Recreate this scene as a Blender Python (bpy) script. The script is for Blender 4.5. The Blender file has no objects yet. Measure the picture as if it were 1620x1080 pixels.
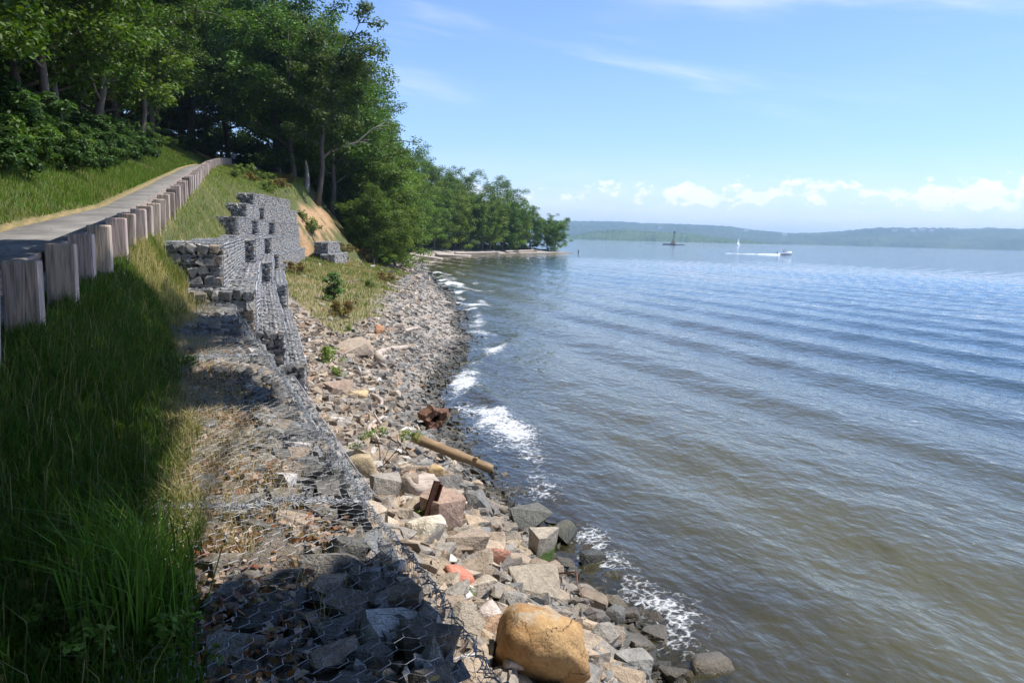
import bpy, bmesh, math
import numpy as np
from mathutils import Vector, Matrix

R = math.radians
# ------------------------------------------------------------------ camera
CAM_Z = 5.0                      # eye height above the river (water level z = 0)
YAW, PITCH, ROLL, FPX = R(19.3), R(7.58), R(1.45), 1250.0
sc = bpy.context.scene
_f = Vector((math.sin(YAW)*math.cos(PITCH), math.cos(YAW)*math.cos(PITCH), -math.sin(PITCH)))
_r = Vector((math.cos(YAW), -math.sin(YAW), 0))
_u = _r.cross(_f)
_r2 = _r*math.cos(ROLL) + _u*math.sin(ROLL)
_u2 = _u*math.cos(ROLL) - _r*math.sin(ROLL)
cam_d = bpy.data.cameras.new('camera')
cam = bpy.data.objects.new('camera', cam_d)
sc.collection.objects.link(cam)
cam.matrix_world = Matrix(((_r2.x, _u2.x, -_f.x, 0), (_r2.y, _u2.y, -_f.y, 0), (_r2.z, _u2.z, -_f.z, CAM_Z), (0, 0, 0, 1)))
cam_d.sensor_width = 36.0
cam_d.lens = 36.0*FPX/1620.0
cam_d.clip_start = 0.05
cam_d.clip_end = 30000
sc.camera = cam

# ------------------------------------------------------------------ light
SUN_EL, SUN_AZ = R(62), R(100)    # azimuth clockwise from +Y (path direction)
S = Vector((math.cos(SUN_EL)*math.sin(SUN_AZ), math.cos(SUN_EL)*math.cos(SUN_AZ), math.sin(SUN_EL)))
sun_d = bpy.data.lights.new('sun', 'SUN')
sun_d.energy = 4.8
sun_d.angle = R(0.55)
sun_d.color = (1.0, 0.955, 0.88)
sun = bpy.data.objects.new('sun', sun_d)
sc.collection.objects.link(sun)
sun.rotation_euler = (-S).to_track_quat('-Z', 'Y').to_euler()
sun.location = (30, -10, 60)

sc.view_settings.view_transform = 'Standard'
sc.view_settings.look = 'None'
sc.view_settings.exposure = 0.62
sc.view_settings.gamma = 1.0
sc.view_settings.use_curve_mapping = False
sc.cycles.use_denoising = True
sc.cycles.max_bounces = 6
sc.cycles.diffuse_bounces = 3
sc.cycles.glossy_bounces = 2
sc.cycles.transmission_bounces = 3
sc.cycles.volume_bounces = 0
sc.cycles.transparent_max_bounces = 6
sc.cycles.sample_clamp_indirect = 6.0


class NT:
    """tiny node-tree writer"""
    def __init__(self, tree):
        self.t = tree
        tree.nodes.clear()
    def n(self, typ, **kw):
        nd = self.t.nodes.new(typ)
        for k, v in kw.items():
            if k.startswith('i_'):
                key = k[2:]
                key = int(key) if key.isdigit() else key.replace('_', ' ')
                self.set(nd, key, v)
            else:
                setattr(nd, k, v)
        return nd
    def set(self, nd, key, v):
        s = nd.inputs[key]
        if isinstance(v, bpy.types.NodeSocket):
            self.t.links.new(v, s)
        elif isinstance(v, bpy.types.Node):
            self.t.links.new(v.outputs[0], s)
        else:
            s.default_value = v
    def math(self, op, a, b=0.0, c=0.0, clamp=False):
        nd = self.t.nodes.new('ShaderNodeMath')
        nd.operation = op
        nd.use_clamp = clamp
        for i, v in enumerate((a, b, c)):
            self.set(nd, i, v)
        return nd.outputs[0]
    def ramp(self, fac, stops, interp='LINEAR'):
        nd = self.t.nodes.new('ShaderNodeValToRGB')
        nd.color_ramp.interpolation = interp
        el = nd.color_ramp.elements
        while len(el) < len(stops):
            el.new(0.5)
        for e, (p, c) in zip(el, stops):
            e.position = p
            e.color = (c, c, c, 1) if isinstance(c, (int, float)) else (*c[:3], 1)
        self.set(nd, 0, fac)
        return nd.outputs[0]
    def mix(self, fac, a, b, mode='MIX'):
        nd = self.t.nodes.new('ShaderNodeMix')
        nd.data_type = 'RGBA'
        nd.blend_type = mode
        nd.clamp_factor = True
        for i, v in ((0, fac), (6, a), (7, b)):
            if isinstance(v, tuple) and len(v) == 3:
                v = (*v, 1)
            self.set(nd, i, v)
        return nd.outputs[2]
    def noise(self, vec, scale, detail=4, rough=0.55, dist=0.0, dims='3D'):
        nd = self.t.nodes.new('ShaderNodeTexNoise')
        nd.noise_dimensions = dims
        self.set(nd, 'Vector', vec)
        nd.inputs['Scale'].default_value = scale
        nd.inputs['Detail'].default_value = detail
        nd.inputs['Roughness'].default_value = rough
        nd.inputs['Distortion'].default_value = dist
        return nd.outputs[0]
    def comb(self, x, y, z=0.0):
        nd = self.t.nodes.new('ShaderNodeCombineXYZ')
        for i, v in enumerate((x, y, z)):
            self.set(nd, i, v)
        return nd.outputs[0]
    def maprange(self, v, a, b, c=0.0, d=1.0, smooth=True):
        nd = self.t.nodes.new('ShaderNodeMapRange')
        nd.interpolation_type = 'SMOOTHSTEP' if smooth else 'LINEAR'
        for i, x in enumerate((v, a, b, c, d)):
            self.set(nd, i, x)
        return nd.outputs[0]

# ------------------------------------------------------------------ world: Nishita sky with fair-weather clouds
world = bpy.data.worlds.new('World')
sc.world = world
world.use_nodes = True
W = NT(world.node_tree)
sky = W.n('ShaderNodeTexSky', sky_type='NISHITA')
sky.sun_disc = False
sky.sun_elevation = SUN_EL
sky.sun_rotation = SUN_AZ
sky.altitude = 0
sky.air_density = 1.0
sky.dust_density = 0.35
sky.ozone_density = 3.0
tc = W.n('ShaderNodeTexCoord')
sep = W.n('ShaderNodeSeparateXYZ', i_0=tc.outputs['Generated'])
sx, sy, sz = sep.outputs
az = W.math('ARCTAN2', sx, sy)
el = W.math('ARCSINE', sz)
# cumulus low over the horizon
cv = W.comb(az, W.math('MULTIPLY', el, 1.7), 0.0)
big = W.noise(cv, 6.0, 3, 0.55)
n1 = W.noise(W.comb(az, W.math('MULTIPLY', el, 1.6), 3.7), 30.0, 9, 0.62, 0.15)
lowband = W.math('MULTIPLY', W.maprange(el, 0.022, 0.05), W.maprange(el, 0.055, 0.10, 1.0, 0.0))
thr = W.math('ADD', n1, W.math('MULTIPLY', W.math('SUBTRACT', big, 0.5), 0.8))
thr = W.math('ADD', thr, W.math('MULTIPLY', W.math('SUBTRACT', lowband, 1.0), 0.34))
cum = W.maprange(thr, 0.43, 0.57)
# veil of thin cloud lying on the horizon
veil = W.math('MULTIPLY', W.maprange(el, 0.0, 0.12, 0.45, 0.0), W.maprange(W.noise(W.comb(az, W.math('MULTIPLY', el, 5.0), 1.0), 8.0, 5, 0.6), 0.3, 0.65, 0.55, 1.0))
# cirrus streaks, drawn out along one wind direction
el_t = W.math('ADD', el, W.math('MULTIPLY', az, 0.13))
cirv = W.comb(W.math('MULTIPLY', az, 2.2), W.math('MULTIPLY', el_t, 17.0), 0.4)
cir = W.noise(cirv, 1.5, 7, 0.55, 0.25)
cpatch = W.noise(W.comb(W.math('MULTIPLY', az, 2.0), W.math('MULTIPLY', el_t, 3.0), 5.3), 1.9, 2, 0.5)
cirm = W.math('MULTIPLY', W.maprange(cir, 0.47, 0.74), W.maprange(cpatch, 0.46, 0.66))
cirm = W.math('MULTIPLY', W.math('MULTIPLY', cirm, W.maprange(el, 0.08, 0.2)), 0.4)
band = W.math('DIVIDE', W.math('SUBTRACT', W.math('ADD', el, W.math('MULTIPLY', az, 0.09)), 0.345), 0.03)
band = W.math('POWER', 2.718, W.math('MULTIPLY', W.math('MULTIPLY', band, band), -1.0))
band = W.math('MULTIPLY', band, W.math('MULTIPLY', W.maprange(az, 0.40, 0.62), W.maprange(az, 0.8, 1.05, 1.0, 0.0)))
cirm = W.math('MAXIMUM', cirm, W.math('MULTIPLY', band, W.maprange(cir, 0.36, 0.66)))
allc = W.math('MAXIMUM', W.math('MULTIPLY', cum, 0.72), W.math('MULTIPLY', cirm, 0.62))
allc = W.math('MAXIMUM', allc, veil)
shade = W.noise(W.comb(az, W.math('MULTIPLY', el, 2.0), 9.0), 40.0, 4, 0.5)
ccol = W.mix(shade, (6.2, 6.3, 8.0), (9.0, 8.3, 8.8))
skyc = W.mix(1.0, sky.outputs[0], (0.77, 0.86, 1.10), 'MULTIPLY')
col = W.mix(allc, skyc, ccol)
bg = W.n('ShaderNodeBackground', i_0=col, i_1=0.128)
W.n('ShaderNodeOutputWorld', i_0=bg.outputs[0])

ORD = ['first', 'second', 'third', 'fourth', 'fifth', 'sixth', 'seventh', 'eighth', 'ninth', 'tenth', 'eleventh', 'twelfth', 'thirteenth', 'fourteenth', 'fifteenth', 'sixteenth', 'seventeenth', 'eighteenth', 'nineteenth', 'twentieth', 'twenty-first', 'twenty-second', 'twenty-third', 'twenty-fourth']
ORD += [t_+('-'+o_ if o_ else '') for t_ in ('thirty', 'forty', 'fifty') for o_ in ORD[:9]]
# ------------------------------------------------------------------ numpy helpers
def hash2(ix, iy, seed):
    h = (ix.astype(np.int64)*374761393 + iy.astype(np.int64)*668265263 + seed*1442695041) & 0x7fffffff
    h = ((h ^ (h >> 13))*1274126177) & 0x7fffffff
    h = (h ^ (h >> 16)) & 0xffff
    return h/65535.0

def vnoise(x, y, seed=0):
    x = np.asarray(x, float); y = np.asarray(y, float)
    ix = np.floor(x); iy = np.floor(y)
    fx = x-ix; fy = y-iy
    fx = fx*fx*(3-2*fx); fy = fy*fy*(3-2*fy)
    a = hash2(ix, iy, seed); b = hash2(ix+1, iy, seed)
    c = hash2(ix, iy+1, seed); d = hash2(ix+1, iy+1, seed)
    return (a+(b-a)*fx)+((c+(d-c)*fx)-(a+(b-a)*fx))*fy

def fbm(x, y, seed=0, octv=4, gain=0.5):
    t = 0.0; amp = 1.0; tot = 0.0
    for o in range(octv):
        t = t+amp*vnoise(np.asarray(x)*2**o, np.asarray(y)*2**o, seed+o*17)
        tot += amp
        amp *= gain
    return t/tot

def sstep(a, b, x):
    t = np.clip((np.asarray(x, float)-a)/(b-a), 0, 1)
    return t*t*(3-2*t)

def lin(tab, y):
    t = np.asarray(tab, float)
    return np.interp(y, t[:, 0], t[:, 1])

# ------------------------------------------------------------------ lie of the land (X to the river, Y along the path)
PATH_T = [(-60, 1.2), (-10, 2.75), (0, 3.4), (20, 4.8), (80, 10.8), (88, 11.5), (94, 11.85), (104, 12.0), (140, 12.2), (200, 12.0), (500, 11.0)]
def wleft(y): return np.interp(y, [17, 21, 28], [3.1, 2.9, 1.95])
def zpath(y): return lin(PATH_T, y)
def off(y): return 0.0025*np.maximum(np.asarray(y, float)-65, 0)**2*np.where(np.asarray(y) > 130, 0, 1)+np.where(np.asarray(y) > 130, 10.56+0.2*(np.asarray(y)-130), 0)
SHORE_T = [(-60, 4.0), (-10, 4.3), (7, 4.5), (9.4, 4.66), (15, 4.65), (20, 5.2), (26.8, 6.75), (32, 9.0), (38, 11.0), (57, 15.4), (80, 19.5), (121, 26.6), (150, 33), (175, 43), (200, 62), (225, 88), (238, 105), (246, 101), (262, 70), (300, 30), (420, -60)]
def xshore(y):
    y = np.asarray(y, float)
    return lin(SHORE_T, y) + 0.55*(vnoise(y*0.22, y*0, 5)-0.5) + 0.3*(vnoise(y*0.8, y*0, 6)-0.5)
WBACK_T = [(-60, -0.3), (0, -0.15), (12, -0.9), (18.4, -1.2), (18.8, -1.4), (32, -0.9), (42, -0.6), (42.5, -1.05), (47, -0.3), (49.5, -0.4), (55.6, 0.35), (57.8, 0.05), (67.5, 3.05), (77, 5.6), (90, 7.0), (121, 12), (150, 16), (175, 22), (200, 40), (225, 68), (238, 88), (246, 84), (262, 54), (300, 15), (420, -75)]
ZBACK_T = [(-60, 1.0), (-10, 2.75), (0, 3.33), (12, 3.33), (15, 3.38), (17.9, 3.72), (19.0, 4.3), (30, 4.62), (41, 4.8), (43.5, 5.45), (48.5, 5.7), (51, 6.4), (56.5, 6.7), (60, 7.35), (67, 8.0), (77, 9.2), (90, 10.6), (121, 9.0), (150, 5.5), (175, 4.5), (200, 4.0), (225, 2.5), (238, 1.5), (246, 1.5), (262, 2.5), (300, 4), (420, 4)]
WFB_T = [(-60, 1.3), (0, 1.15), (7, 0.75), (9, 1.15), (11, 1.5), (18, 1.25), (19, 1.55), (33, 2.05), (45, 2.5), (60, 4.8), (66, 5.6), (70, 8.0), (77, 11.5), (90, 15.5), (121, 21), (150, 27.5), (175, 37.5), (200, 55.5), (225, 80), (238, 95), (246, 92), (262, 62), (300, 23), (420, -67)]
ZBASE_T = [(-60, 1.6), (0, 2.3), (7, 2.15), (9, 1.75), (11, 1.35), (18, 1.05), (19, 1.0), (33, 1.85), (45, 2.6), (60, 2.8), (66, 2.9), (72, 2.4), (80, 1.8), (100, 1.4), (121, 1.1), (240, 0.8), (420, 0.8)]

def terrain(x, y, rough=True):
    x = np.asarray(x, float); y = np.asarray(y, float)
    x, y = np.broadcast_arrays(x, y)
    zp, o, xs = zpath(y), off(y), xshore(y)
    wb, zb = lin(WBACK_T, y), lin(ZBACK_T, y)
    wf, zf = lin(WFB_T, y), lin(ZBASE_T, y)
    wb = np.maximum(wb, -1.6+o*0.0)
    wall = (y < 67)
    far = sstep(66, 72, y)
    x6 = np.minimum(-1.7+o, wb-0.05)
    x5 = np.minimum(-2.0+o, x6-0.1)
    hill = np.where(y > 130, np.clip((240-y)/110, 0.25, 1), 1.0)
    shape = np.clip((245-y)/60, 0, 1)
    zp2 = np.where(y > 110, np.maximum(zb+1.0, zp*shape + 3*(1-shape)), zp)
    w8 = np.where(wall, wb+0.2, wb+0.02)
    z8 = np.where(wall, zb-0.12, zb-0.03)
    w9 = np.where(wall, wb+0.35, wf-0.2)
    w9 = np.minimum(w9, wf-0.2)
    w8 = np.minimum(w8, wf-0.3)
    pts = [(x*0-160, zp2+55*hill), (x5-28, zp2+11.5*hill), (x5-6.4, zp2+1.75*np.minimum(1, hill*1.3)), (x5-wleft(y)-0.15, zp2+0.02), (x5-wleft(y), zp2-0.07), (x5, zp2-0.07),
           (x6, zp2), (wb, zb), (w8, z8), (w9, np.where(wall, zf-0.2, zf+0.25)), (wf+0.1, zf),
           (wf+0.6*(xs-wf), zf*0.47+0.03), (xs, x*0), (xs+6, x*0-0.8), (xs+40, x*0-4.5), (x*0+900, x*0-14)]
    z = pts[0][1].copy()
    for (xa, za), (xb, zb_) in zip(pts[:-1], pts[1:]):
        t = np.clip((x-xa)/np.maximum(xb-xa, 1e-4), 0, 1)
        z = np.where(x >= xa, za+(zb_-za)*t, z)
    if rough:
        onpath = ((x > x5-wleft(y)-0.3) & (x < x5+0.15))
        n = (fbm(x*0.7, y*0.7, 3)-0.5)*0.16 + (fbm(x*3.1, y*3.1, 8)-0.5)*0.07
        n = n*np.where(onpath, 0.05, 1.0)*np.where((x > x6) & (x < wf+0.1) & wall, 0.5, 1.0)
        hl = np.clip((x5-5-x)/10, 0, 1)
        n = n+hl*(fbm(x*0.13, y*0.13, 4)-0.5)*2.4
        n = n+far*np.where((x > wb) & (x < wf), 1, 0)*(fbm(x*0.5, y*0.5, 12)-0.5)*0.9
        z = z+n
    return z

def tz(x, y): return float(terrain(np.array([x]), np.array([y]))[0])

def ray_dir(px, py):
    u, v = (px-810)/FPX, (540-py)/FPX
    return (_f + _r2*u + _u2*v)

def hit(px, py, dmax=400):
    """where the ray of a photo pixel meets the land"""
    d = ray_dir(px, py)
    t = np.arange(1.5, dmax, 0.03)
    z = terrain(d.x*t, d.y*t)
    below = np.nonzero(CAM_Z+d.z*t <= z)[0]
    k = t[below[0]] if len(below) else dmax
    return np.array([d.x*k, d.y*k, CAM_Z+d.z*k]), k

# ------------------------------------------------------------------ mesh / object helpers
COL = sc.collection
def mesh(name, V, F, mat=None, smooth=False, col=None, attrs=None):
    """F: array (n,k) or list of such arrays"""
    V = np.ascontiguousarray(V, dtype=np.float32)
    Fs = F if isinstance(F, list) else [F]
    Fs = [np.asarray(f, dtype=np.int32) for f in Fs if len(f)]
    me = bpy.data.meshes.new(name)
    me.vertices.add(len(V))
    me.vertices.foreach_set('co', V.ravel())
    nl = sum(f.size for f in Fs); nf = sum(len(f) for f in Fs)
    me.loops.add(nl)
    me.loops.foreach_set('vertex_index', np.concatenate([f.ravel() for f in Fs]))
    me.polygons.add(nf)
    tot = np.concatenate([np.full(len(f), f.shape[1], np.int32) for f in Fs])
    start = np.concatenate([[0], np.cumsum(tot)[:-1]]).astype(np.int32)
    me.polygons.foreach_set('loop_start', start)
    me.polygons.foreach_set('use_smooth', np.full(nf, bool(smooth)))
    if col is not None:
        a = me.color_attributes.new('Col', 'FLOAT_COLOR', 'POINT')
        c = np.ones((len(V), 4), np.float32); c[:, :3] = col
        a.data.foreach_set('color', c.ravel())
    for k, val in (attrs or {}).items():
        a = me.attributes.new(k, 'FLOAT', 'POINT')
        a.data.foreach_set('value', np.asarray(val, np.float32).ravel())
    me.update(calc_edges=True)
    me.validate()
    if mat:
        me.materials.append(mat)
    return me

def obj(name, me, parent=None, loc=(0, 0, 0), rot=(0, 0, 0), scale=(1, 1, 1), label=None, cat=None, group=None, kind=None, color=None):
    o = bpy.data.objects.new(name, me)
    COL.objects.link(o)
    o.location = loc; o.rotation_euler = rot; o.scale = scale
    if parent is not None: o.parent = parent
    if label: o['label'] = label
    if cat: o['category'] = cat
    if group: o['group'] = group
    if kind: o['kind'] = kind
    if color is not None: o.color = (*color, 1)
    return o

class MB:
    """collects pieces into one mesh"""
    def __init__(self): self.V = []; self.F = {}; self.C = []; self.n = 0
    def add(self, V, F, c=None):
        V = np.asarray(V, float).reshape(-1, 3)
        if isinstance(F, list) and isinstance(F[0], (tuple, list)): F = np.asarray(F, int)
        for f in (F if isinstance(F, list) else [F]):
            f = np.asarray(f, int)
            if len(f): self.F.setdefault(f.shape[1], []).append(f+self.n)
        self.V.append(V); self.n += len(V)
        self.C.append(np.tile(np.asarray(c if c is not None else (1, 1, 1), float), (len(V), 1)))
        return self
    def box(self, lo, hi, c=None):
        x0, y0, z0 = lo; x1, y1, z1 = hi
        V = [(x0, y0, z0), (x1, y0, z0), (x1, y1, z0), (x0, y1, z0), (x0, y0, z1), (x1, y0, z1), (x1, y1, z1), (x0, y1, z1)]
        F = [(0, 3, 2, 1), (4, 5, 6, 7), (0, 1, 5, 4), (1, 2, 6, 5), (2, 3, 7, 6), (3, 0, 4, 7)]
        return self.add(V, F, c)
    def tube(self, pts, rad, k=8, cap=True, c=None):
        pts = np.asarray(pts, float); n = len(pts)
        rad = np.broadcast_to(np.asarray(rad, float), (n,))
        tang = np.gradient(pts, axis=0)
        tang /= np.linalg.norm(tang, axis=1, keepdims=True)+1e-9
        ref = np.array([0, 0, 1.0]) if abs(tang[0][2]) < 0.9 else np.array([1.0, 0, 0])
        a = np.cross(tang, ref); a /= np.linalg.norm(a, axis=1, keepdims=True)+1e-9
        b = np.cross(tang, a)
        th = np.linspace(0, 2*np.pi, k, endpoint=False)
        ring = a[:, None]*np.cos(th)[None, :, None]+b[:, None]*np.sin(th)[None, :, None]
        V = (pts[:, None]+ring*rad[:, None, None]).reshape(-1, 3)
        i = np.arange(n-1)[:, None]*k; j = np.arange(k)[None]
        j2 = (j+1) % k
        F = np.stack([i+j, i+j2, i+k+j2, i+k+j], -1).reshape(-1, 4)
        Fl = [F]
        if cap: Fl += [np.array([np.arange(k)[::-1]]), np.array([np.arange(k)+(n-1)*k])]
        return self.add(V, Fl, c)
    def data(self): return np.concatenate(self.V), [np.concatenate(v) for v in self.F.values()], np.concatenate(self.C)
    def mesh(self, name, mat=None, smooth=False, usecol=False):
        V, F, C = self.data()
        return mesh(name, V, F, mat, smooth, C if usecol else None)

def hull_mesh(pts):
    bm = bmesh.new()
    for p in pts: bm.verts.new(p)
    bm.verts.ensure_lookup_table()
    r = bmesh.ops.convex_hull(bm, input=bm.verts)
    junk = [g for g in set(r['geom_interior'] + r['geom_unused']) if isinstance(g, bmesh.types.BMVert)]
    bmesh.ops.delete(bm, geom=junk, context='VERTS')
    bmesh.ops.triangulate(bm, faces=bm.faces[:])
    bm.verts.index_update()
    V = np.array([v.co[:] for v in bm.verts]); F = np.array([[v.index for v in f.verts] for f in bm.faces])
    bm.free()
    return V, F

def rotmat(rng, n, tilt=np.pi):
    """n random rotation matrices: free spin about z, tilted at most by tilt"""
    a = rng.uniform(0, 2*np.pi, n); t = rng.uniform(-tilt, tilt, n); p = rng.uniform(0, 2*np.pi, n)
    ca, sa = np.cos(a), np.sin(a); Z = np.zeros((n, 3, 3))
    Z[:, 0, 0] = ca; Z[:, 0, 1] = -sa; Z[:, 1, 0] = sa; Z[:, 1, 1] = ca; Z[:, 2, 2] = 1
    ax = np.stack([np.cos(p), np.sin(p), 0*p], -1); ct, st = np.cos(t), np.sin(t)
    K = np.zeros((n, 3, 3)); K[:, 0, 2] = ax[:, 1]; K[:, 1, 2] = -ax[:, 0]; K[:, 2, 0] = -ax[:, 1]; K[:, 2, 1] = ax[:, 0]
    T = np.eye(3)[None]+st[:, None, None]*K+(1-ct)[:, None, None]*(K@K)
    return T@Z

def scatter(protos, idx, pos, M, scl, cols):
    """join many small pieces: protos list of (V,F tri); returns V,F,C"""
    Vs, Fs, Cs = [], [], []; n = 0
    for k, (pv, pf) in enumerate(protos):
        s = np.nonzero(idx == k)[0]
        if not len(s): continue
        v = np.einsum('nij,nvj->nvi', M[s], pv[None]*scl[s][:, None, :])+pos[s][:, None, :]
        f = pf[None]+(np.arange(len(s))*len(pv))[:, None, None]+n
        Vs.append(v.reshape(-1, 3)); Fs.append(f.reshape(-1, 3)); Cs.append(np.repeat(cols[s], len(pv), 0))
        n += len(s)*len(pv)
    return np.concatenate(Vs), np.concatenate(Fs), np.concatenate(Cs)

# ------------------------------------------------------------------ materials
def new_mat(name):
    m = bpy.data.materials.new(name); m.use_nodes = True
    return m, NT(m.node_tree)

def finish(t, bsdf, disp=None):
    t.n('ShaderNodeOutputMaterial', i_0=bsdf)

def principled(t, col, rough=0.8, normal=None, spec=0.4, metal=0.0):
    b = t.n('ShaderNodeBsdfPrincipled')
    t.set(b, 'Base Color', col if not isinstance(col, tuple) else (*col[:3], 1))
    t.set(b, 'Roughness', rough); t.set(b, 'Specular IOR Level', spec); t.set(b, 'Metallic', metal)
    if normal is not None: t.set(b, 'Normal', normal)
    return b.outputs[0]

def bump(t, h, strength=0.5, dist=0.02):
    return t.n('ShaderNodeBump', i_Height=h, i_Strength=strength, i_Distance=dist).outputs[0]

def m_leaf(name, transl=0.3, gloss=0.25):
    m, t = new_mat(name)
    a = t.n('ShaderNodeAttribute', attribute_name='Col').outputs[0]
    oi = t.n('ShaderNodeObjectInfo')
    geo = t.n('ShaderNodeNewGeometry')
    v = t.maprange(geo.outputs['Random Per Island'], 0, 1, 0.72, 1.3, False)
    c = t.mix(1.0, a, t.comb(v, v, v), 'MULTIPLY')
    c = t.mix(1.0, c, oi.outputs['Color'], 'MULTIPLY')
    d = principled(t, c, 0.55, None, gloss)
    tr = t.n('ShaderNodeBsdfTranslucent', i_0=t.mix(1.0, c, (1.25, 1.35, 0.55), 'MULTIPLY')).outputs[0]
    finish(t, t.n('ShaderNodeMixShader', i_0=transl, i_1=d, i_2=tr).outputs[0])
    return m

def m_rock(name, attr=False, grain=9.0, wet=True, tint=(1, 1, 1), bump_s=0.9):
    """base colour from the object's own colour (or a point colour), grain, lichen specks; tide-wet below 0.3 m"""
    m, t = new_mat(name)
    geo = t.n('ShaderNodeNewGeometry'); pos = geo.outputs['Position']
    oi = t.n('ShaderNodeObjectInfo')
    base = t.n('ShaderNodeAttribute', attribute_name='Col').outputs[0] if attr else oi.outputs['Color']
    base = t.mix(1.0, base, tint, 'MULTIPLY')
    n1 = t.noise(pos, grain, 6, 0.65); n2 = t.noise(pos, grain*4.5, 4, 0.6)
    g = t.math('ADD', t.math('MULTIPLY', n1, 0.9), t.math('MULTIPLY', n2, 0.5))
    g = t.maprange(g, 0.4, 1.0, 0.45, 1.45, False)
    c = t.mix(1.0, base, t.comb(g, g, g), 'MULTIPLY')
    rust = t.maprange(t.noise(pos, grain*0.5, 3, 0.6), 0.55, 0.75)
    c = t.mix(t.math('MULTIPLY', rust, 0.2), c, (0.27, 0.195, 0.13))
    rough = 0.85
    if wet:
        z = t.n('ShaderNodeSeparateXYZ', i_0=pos).outputs[2]
        zz = t.math('ADD', z, t.math('MULTIPLY', t.noise(pos, 1.1, 3, 0.6), 0.35))
        w = t.maprange(zz, 0.30, 0.52, 1.0, 0.0)
        c = t.mix(w, c, t.mix(1.0, c, (0.30, 0.31, 0.27), 'MULTIPLY'))
        rough = t.maprange(w, 0, 1, 0.85, 0.35, False)
    h = t.math('ADD', n1, t.math('MULTIPLY', n2, 0.4))
    finish(t, principled(t, c, rough, bump(t, h, bump_s, 0.05)))
    return m

M = {}
M['leaf'] = m_leaf('leaf', 0.32)
M['grass'] = m_leaf('grass_blade', 0.35, 0.2)
M['rock'] = m_rock('rock')
M['rubble'] = m_rock('rubble', attr=True, grain=14)
m, t = new_mat('ochre_boulder')
pos = t.n('ShaderNodeNewGeometry').outputs['Position']; nz3 = t.n('ShaderNodeNewGeometry').outputs['Normal']
n1 = t.noise(pos, 3.0, 6, 0.6); n2 = t.noise(pos, 30, 5, 0.7)
c = t.mix(t.maprange(n1, 0.35, 0.65), (0.30, 0.165, 0.065), (0.44, 0.285, 0.135))
wv2 = t.n('ShaderNodeVectorMath', operation='ADD', i_0=pos, i_1=t.comb(t.math('MULTIPLY', n1, 0.5), t.math('MULTIPLY', t.noise(pos, 4, 4, 0.6), 0.5), 0.0)).outputs[0]
crk = t.n('ShaderNodeTexVoronoi', i_Vector=wv2, i_Scale=1.7, feature='DISTANCE_TO_EDGE').outputs[0]
cm = t.math('MULTIPLY', t.maprange(crk, 0.0, 0.009, 0.8, 0.0), t.maprange(t.noise(pos, 1.6, 2, 0.5), 0.42, 0.6))
c = t.mix(cm, c, (0.15, 0.09, 0.045))
up = t.n('ShaderNodeSeparateXYZ', i_0=nz3).outputs[2]
lich = t.math('MULTIPLY', t.maprange(up, 0.5, 0.9), t.maprange(t.noise(pos, 5, 5, 0.65), 0.48, 0.6))
c = t.mix(t.math('MULTIPLY', lich, 0.65), c, (0.36, 0.32, 0.25))
g_ = t.maprange(n2, 0.3, 0.7, 0.75, 1.2, False)
c = t.mix(1.0, c, t.comb(g_, g_, g_), 'MULTIPLY')
hb = t.math('SUBTRACT', t.math('ADD', t.math('MULTIPLY', n2, 0.25), n1), t.math('MULTIPLY', cm, 0.8))
finish(t, principled(t, c, 0.88, bump(t, hb, 0.8, 0.06), 0.25)); M['ochre'] = m
M['gabion_stone'] = m_rock('gabion_stone', grain=12, wet=False)
M['gabion_fill'] = m_rock('gabion_fill', attr=True, grain=14, wet=False)

def m_simple(name, col, rough=0.7, spec=0.4, metal=0.0, grain=0.0, gscale=20.0, stretch=(1, 1, 1)):
    m, t = new_mat(name)
    c = (*col, 1)
    nrm = None
    if grain:
        tcn = t.n('ShaderNodeTexCoord')
        mp = t.n('ShaderNodeMapping', i_0=tcn.outputs['Object']); mp.inputs['Scale'].default_value = stretch
        n = t.noise(mp.outputs[0], gscale, 6, 0.65)
        g = t.maprange(n, 0.25, 0.75, 1-grain, 1+grain, False)
        c = t.mix(1.0, c, t.comb(g, g, g), 'MULTIPLY')
        nrm = bump(t, n, 0.4, 0.02)
    finish(t, principled(t, c, rough, nrm, spec, metal))
    return m

# weathered timber, grain along local z
def m_wood(name, dark, pale, along='Z', scale=1.0, use_obj=True):
    m, t = new_mat(name)
    tcn = t.n('ShaderNodeTexCoord'); oi = t.n('ShaderNodeObjectInfo')
    off_ = t.math('MULTIPLY', oi.outputs['Random'], 37.0)
    sv = {'Z': (1, 1, 0.06), 'X': (0.06, 1, 1), 'Y': (1, 0.06, 1)}[along]
    mp = t.n('ShaderNodeMapping', i_0=tcn.outputs['Object']); mp.inputs['Scale'].default_value = sv
    vec = t.n('ShaderNodeVectorMath', operation='ADD', i_0=mp.outputs[0], i_1=t.comb(off_, off_, off_)).outputs[0]
    g1 = t.noise(vec, 26*scale, 5, 0.6, 0.6)
    g2 = t.noise(vec, 90*scale, 3, 0.6)
    ring = t.math('SINE', t.math('MULTIPLY', t.noise(vec, 5*scale, 2, 0.5), 70.0))
    f = t.math('ADD', t.math('MULTIPLY', g1, 0.8), t.math('MULTIPLY', g2, 0.3))
    f = t.math('ADD', f, t.math('MULTIPLY', ring, 0.07))
    c = t.ramp(f, [(0.32, dark), (0.62, pale), (0.9, tuple(x*1.12 for x in pale))])
    if use_obj: c = t.mix(1.0, c, oi.outputs['Color'], 'MULTIPLY')
    finish(t, principled(t, c, 0.85, bump(t, f, 0.5, 0.012), 0.25))
    return m
M['post'] = m_wood('weathered_timber', (0.16, 0.12, 0.1), (0.50, 0.42, 0.365))
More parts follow.
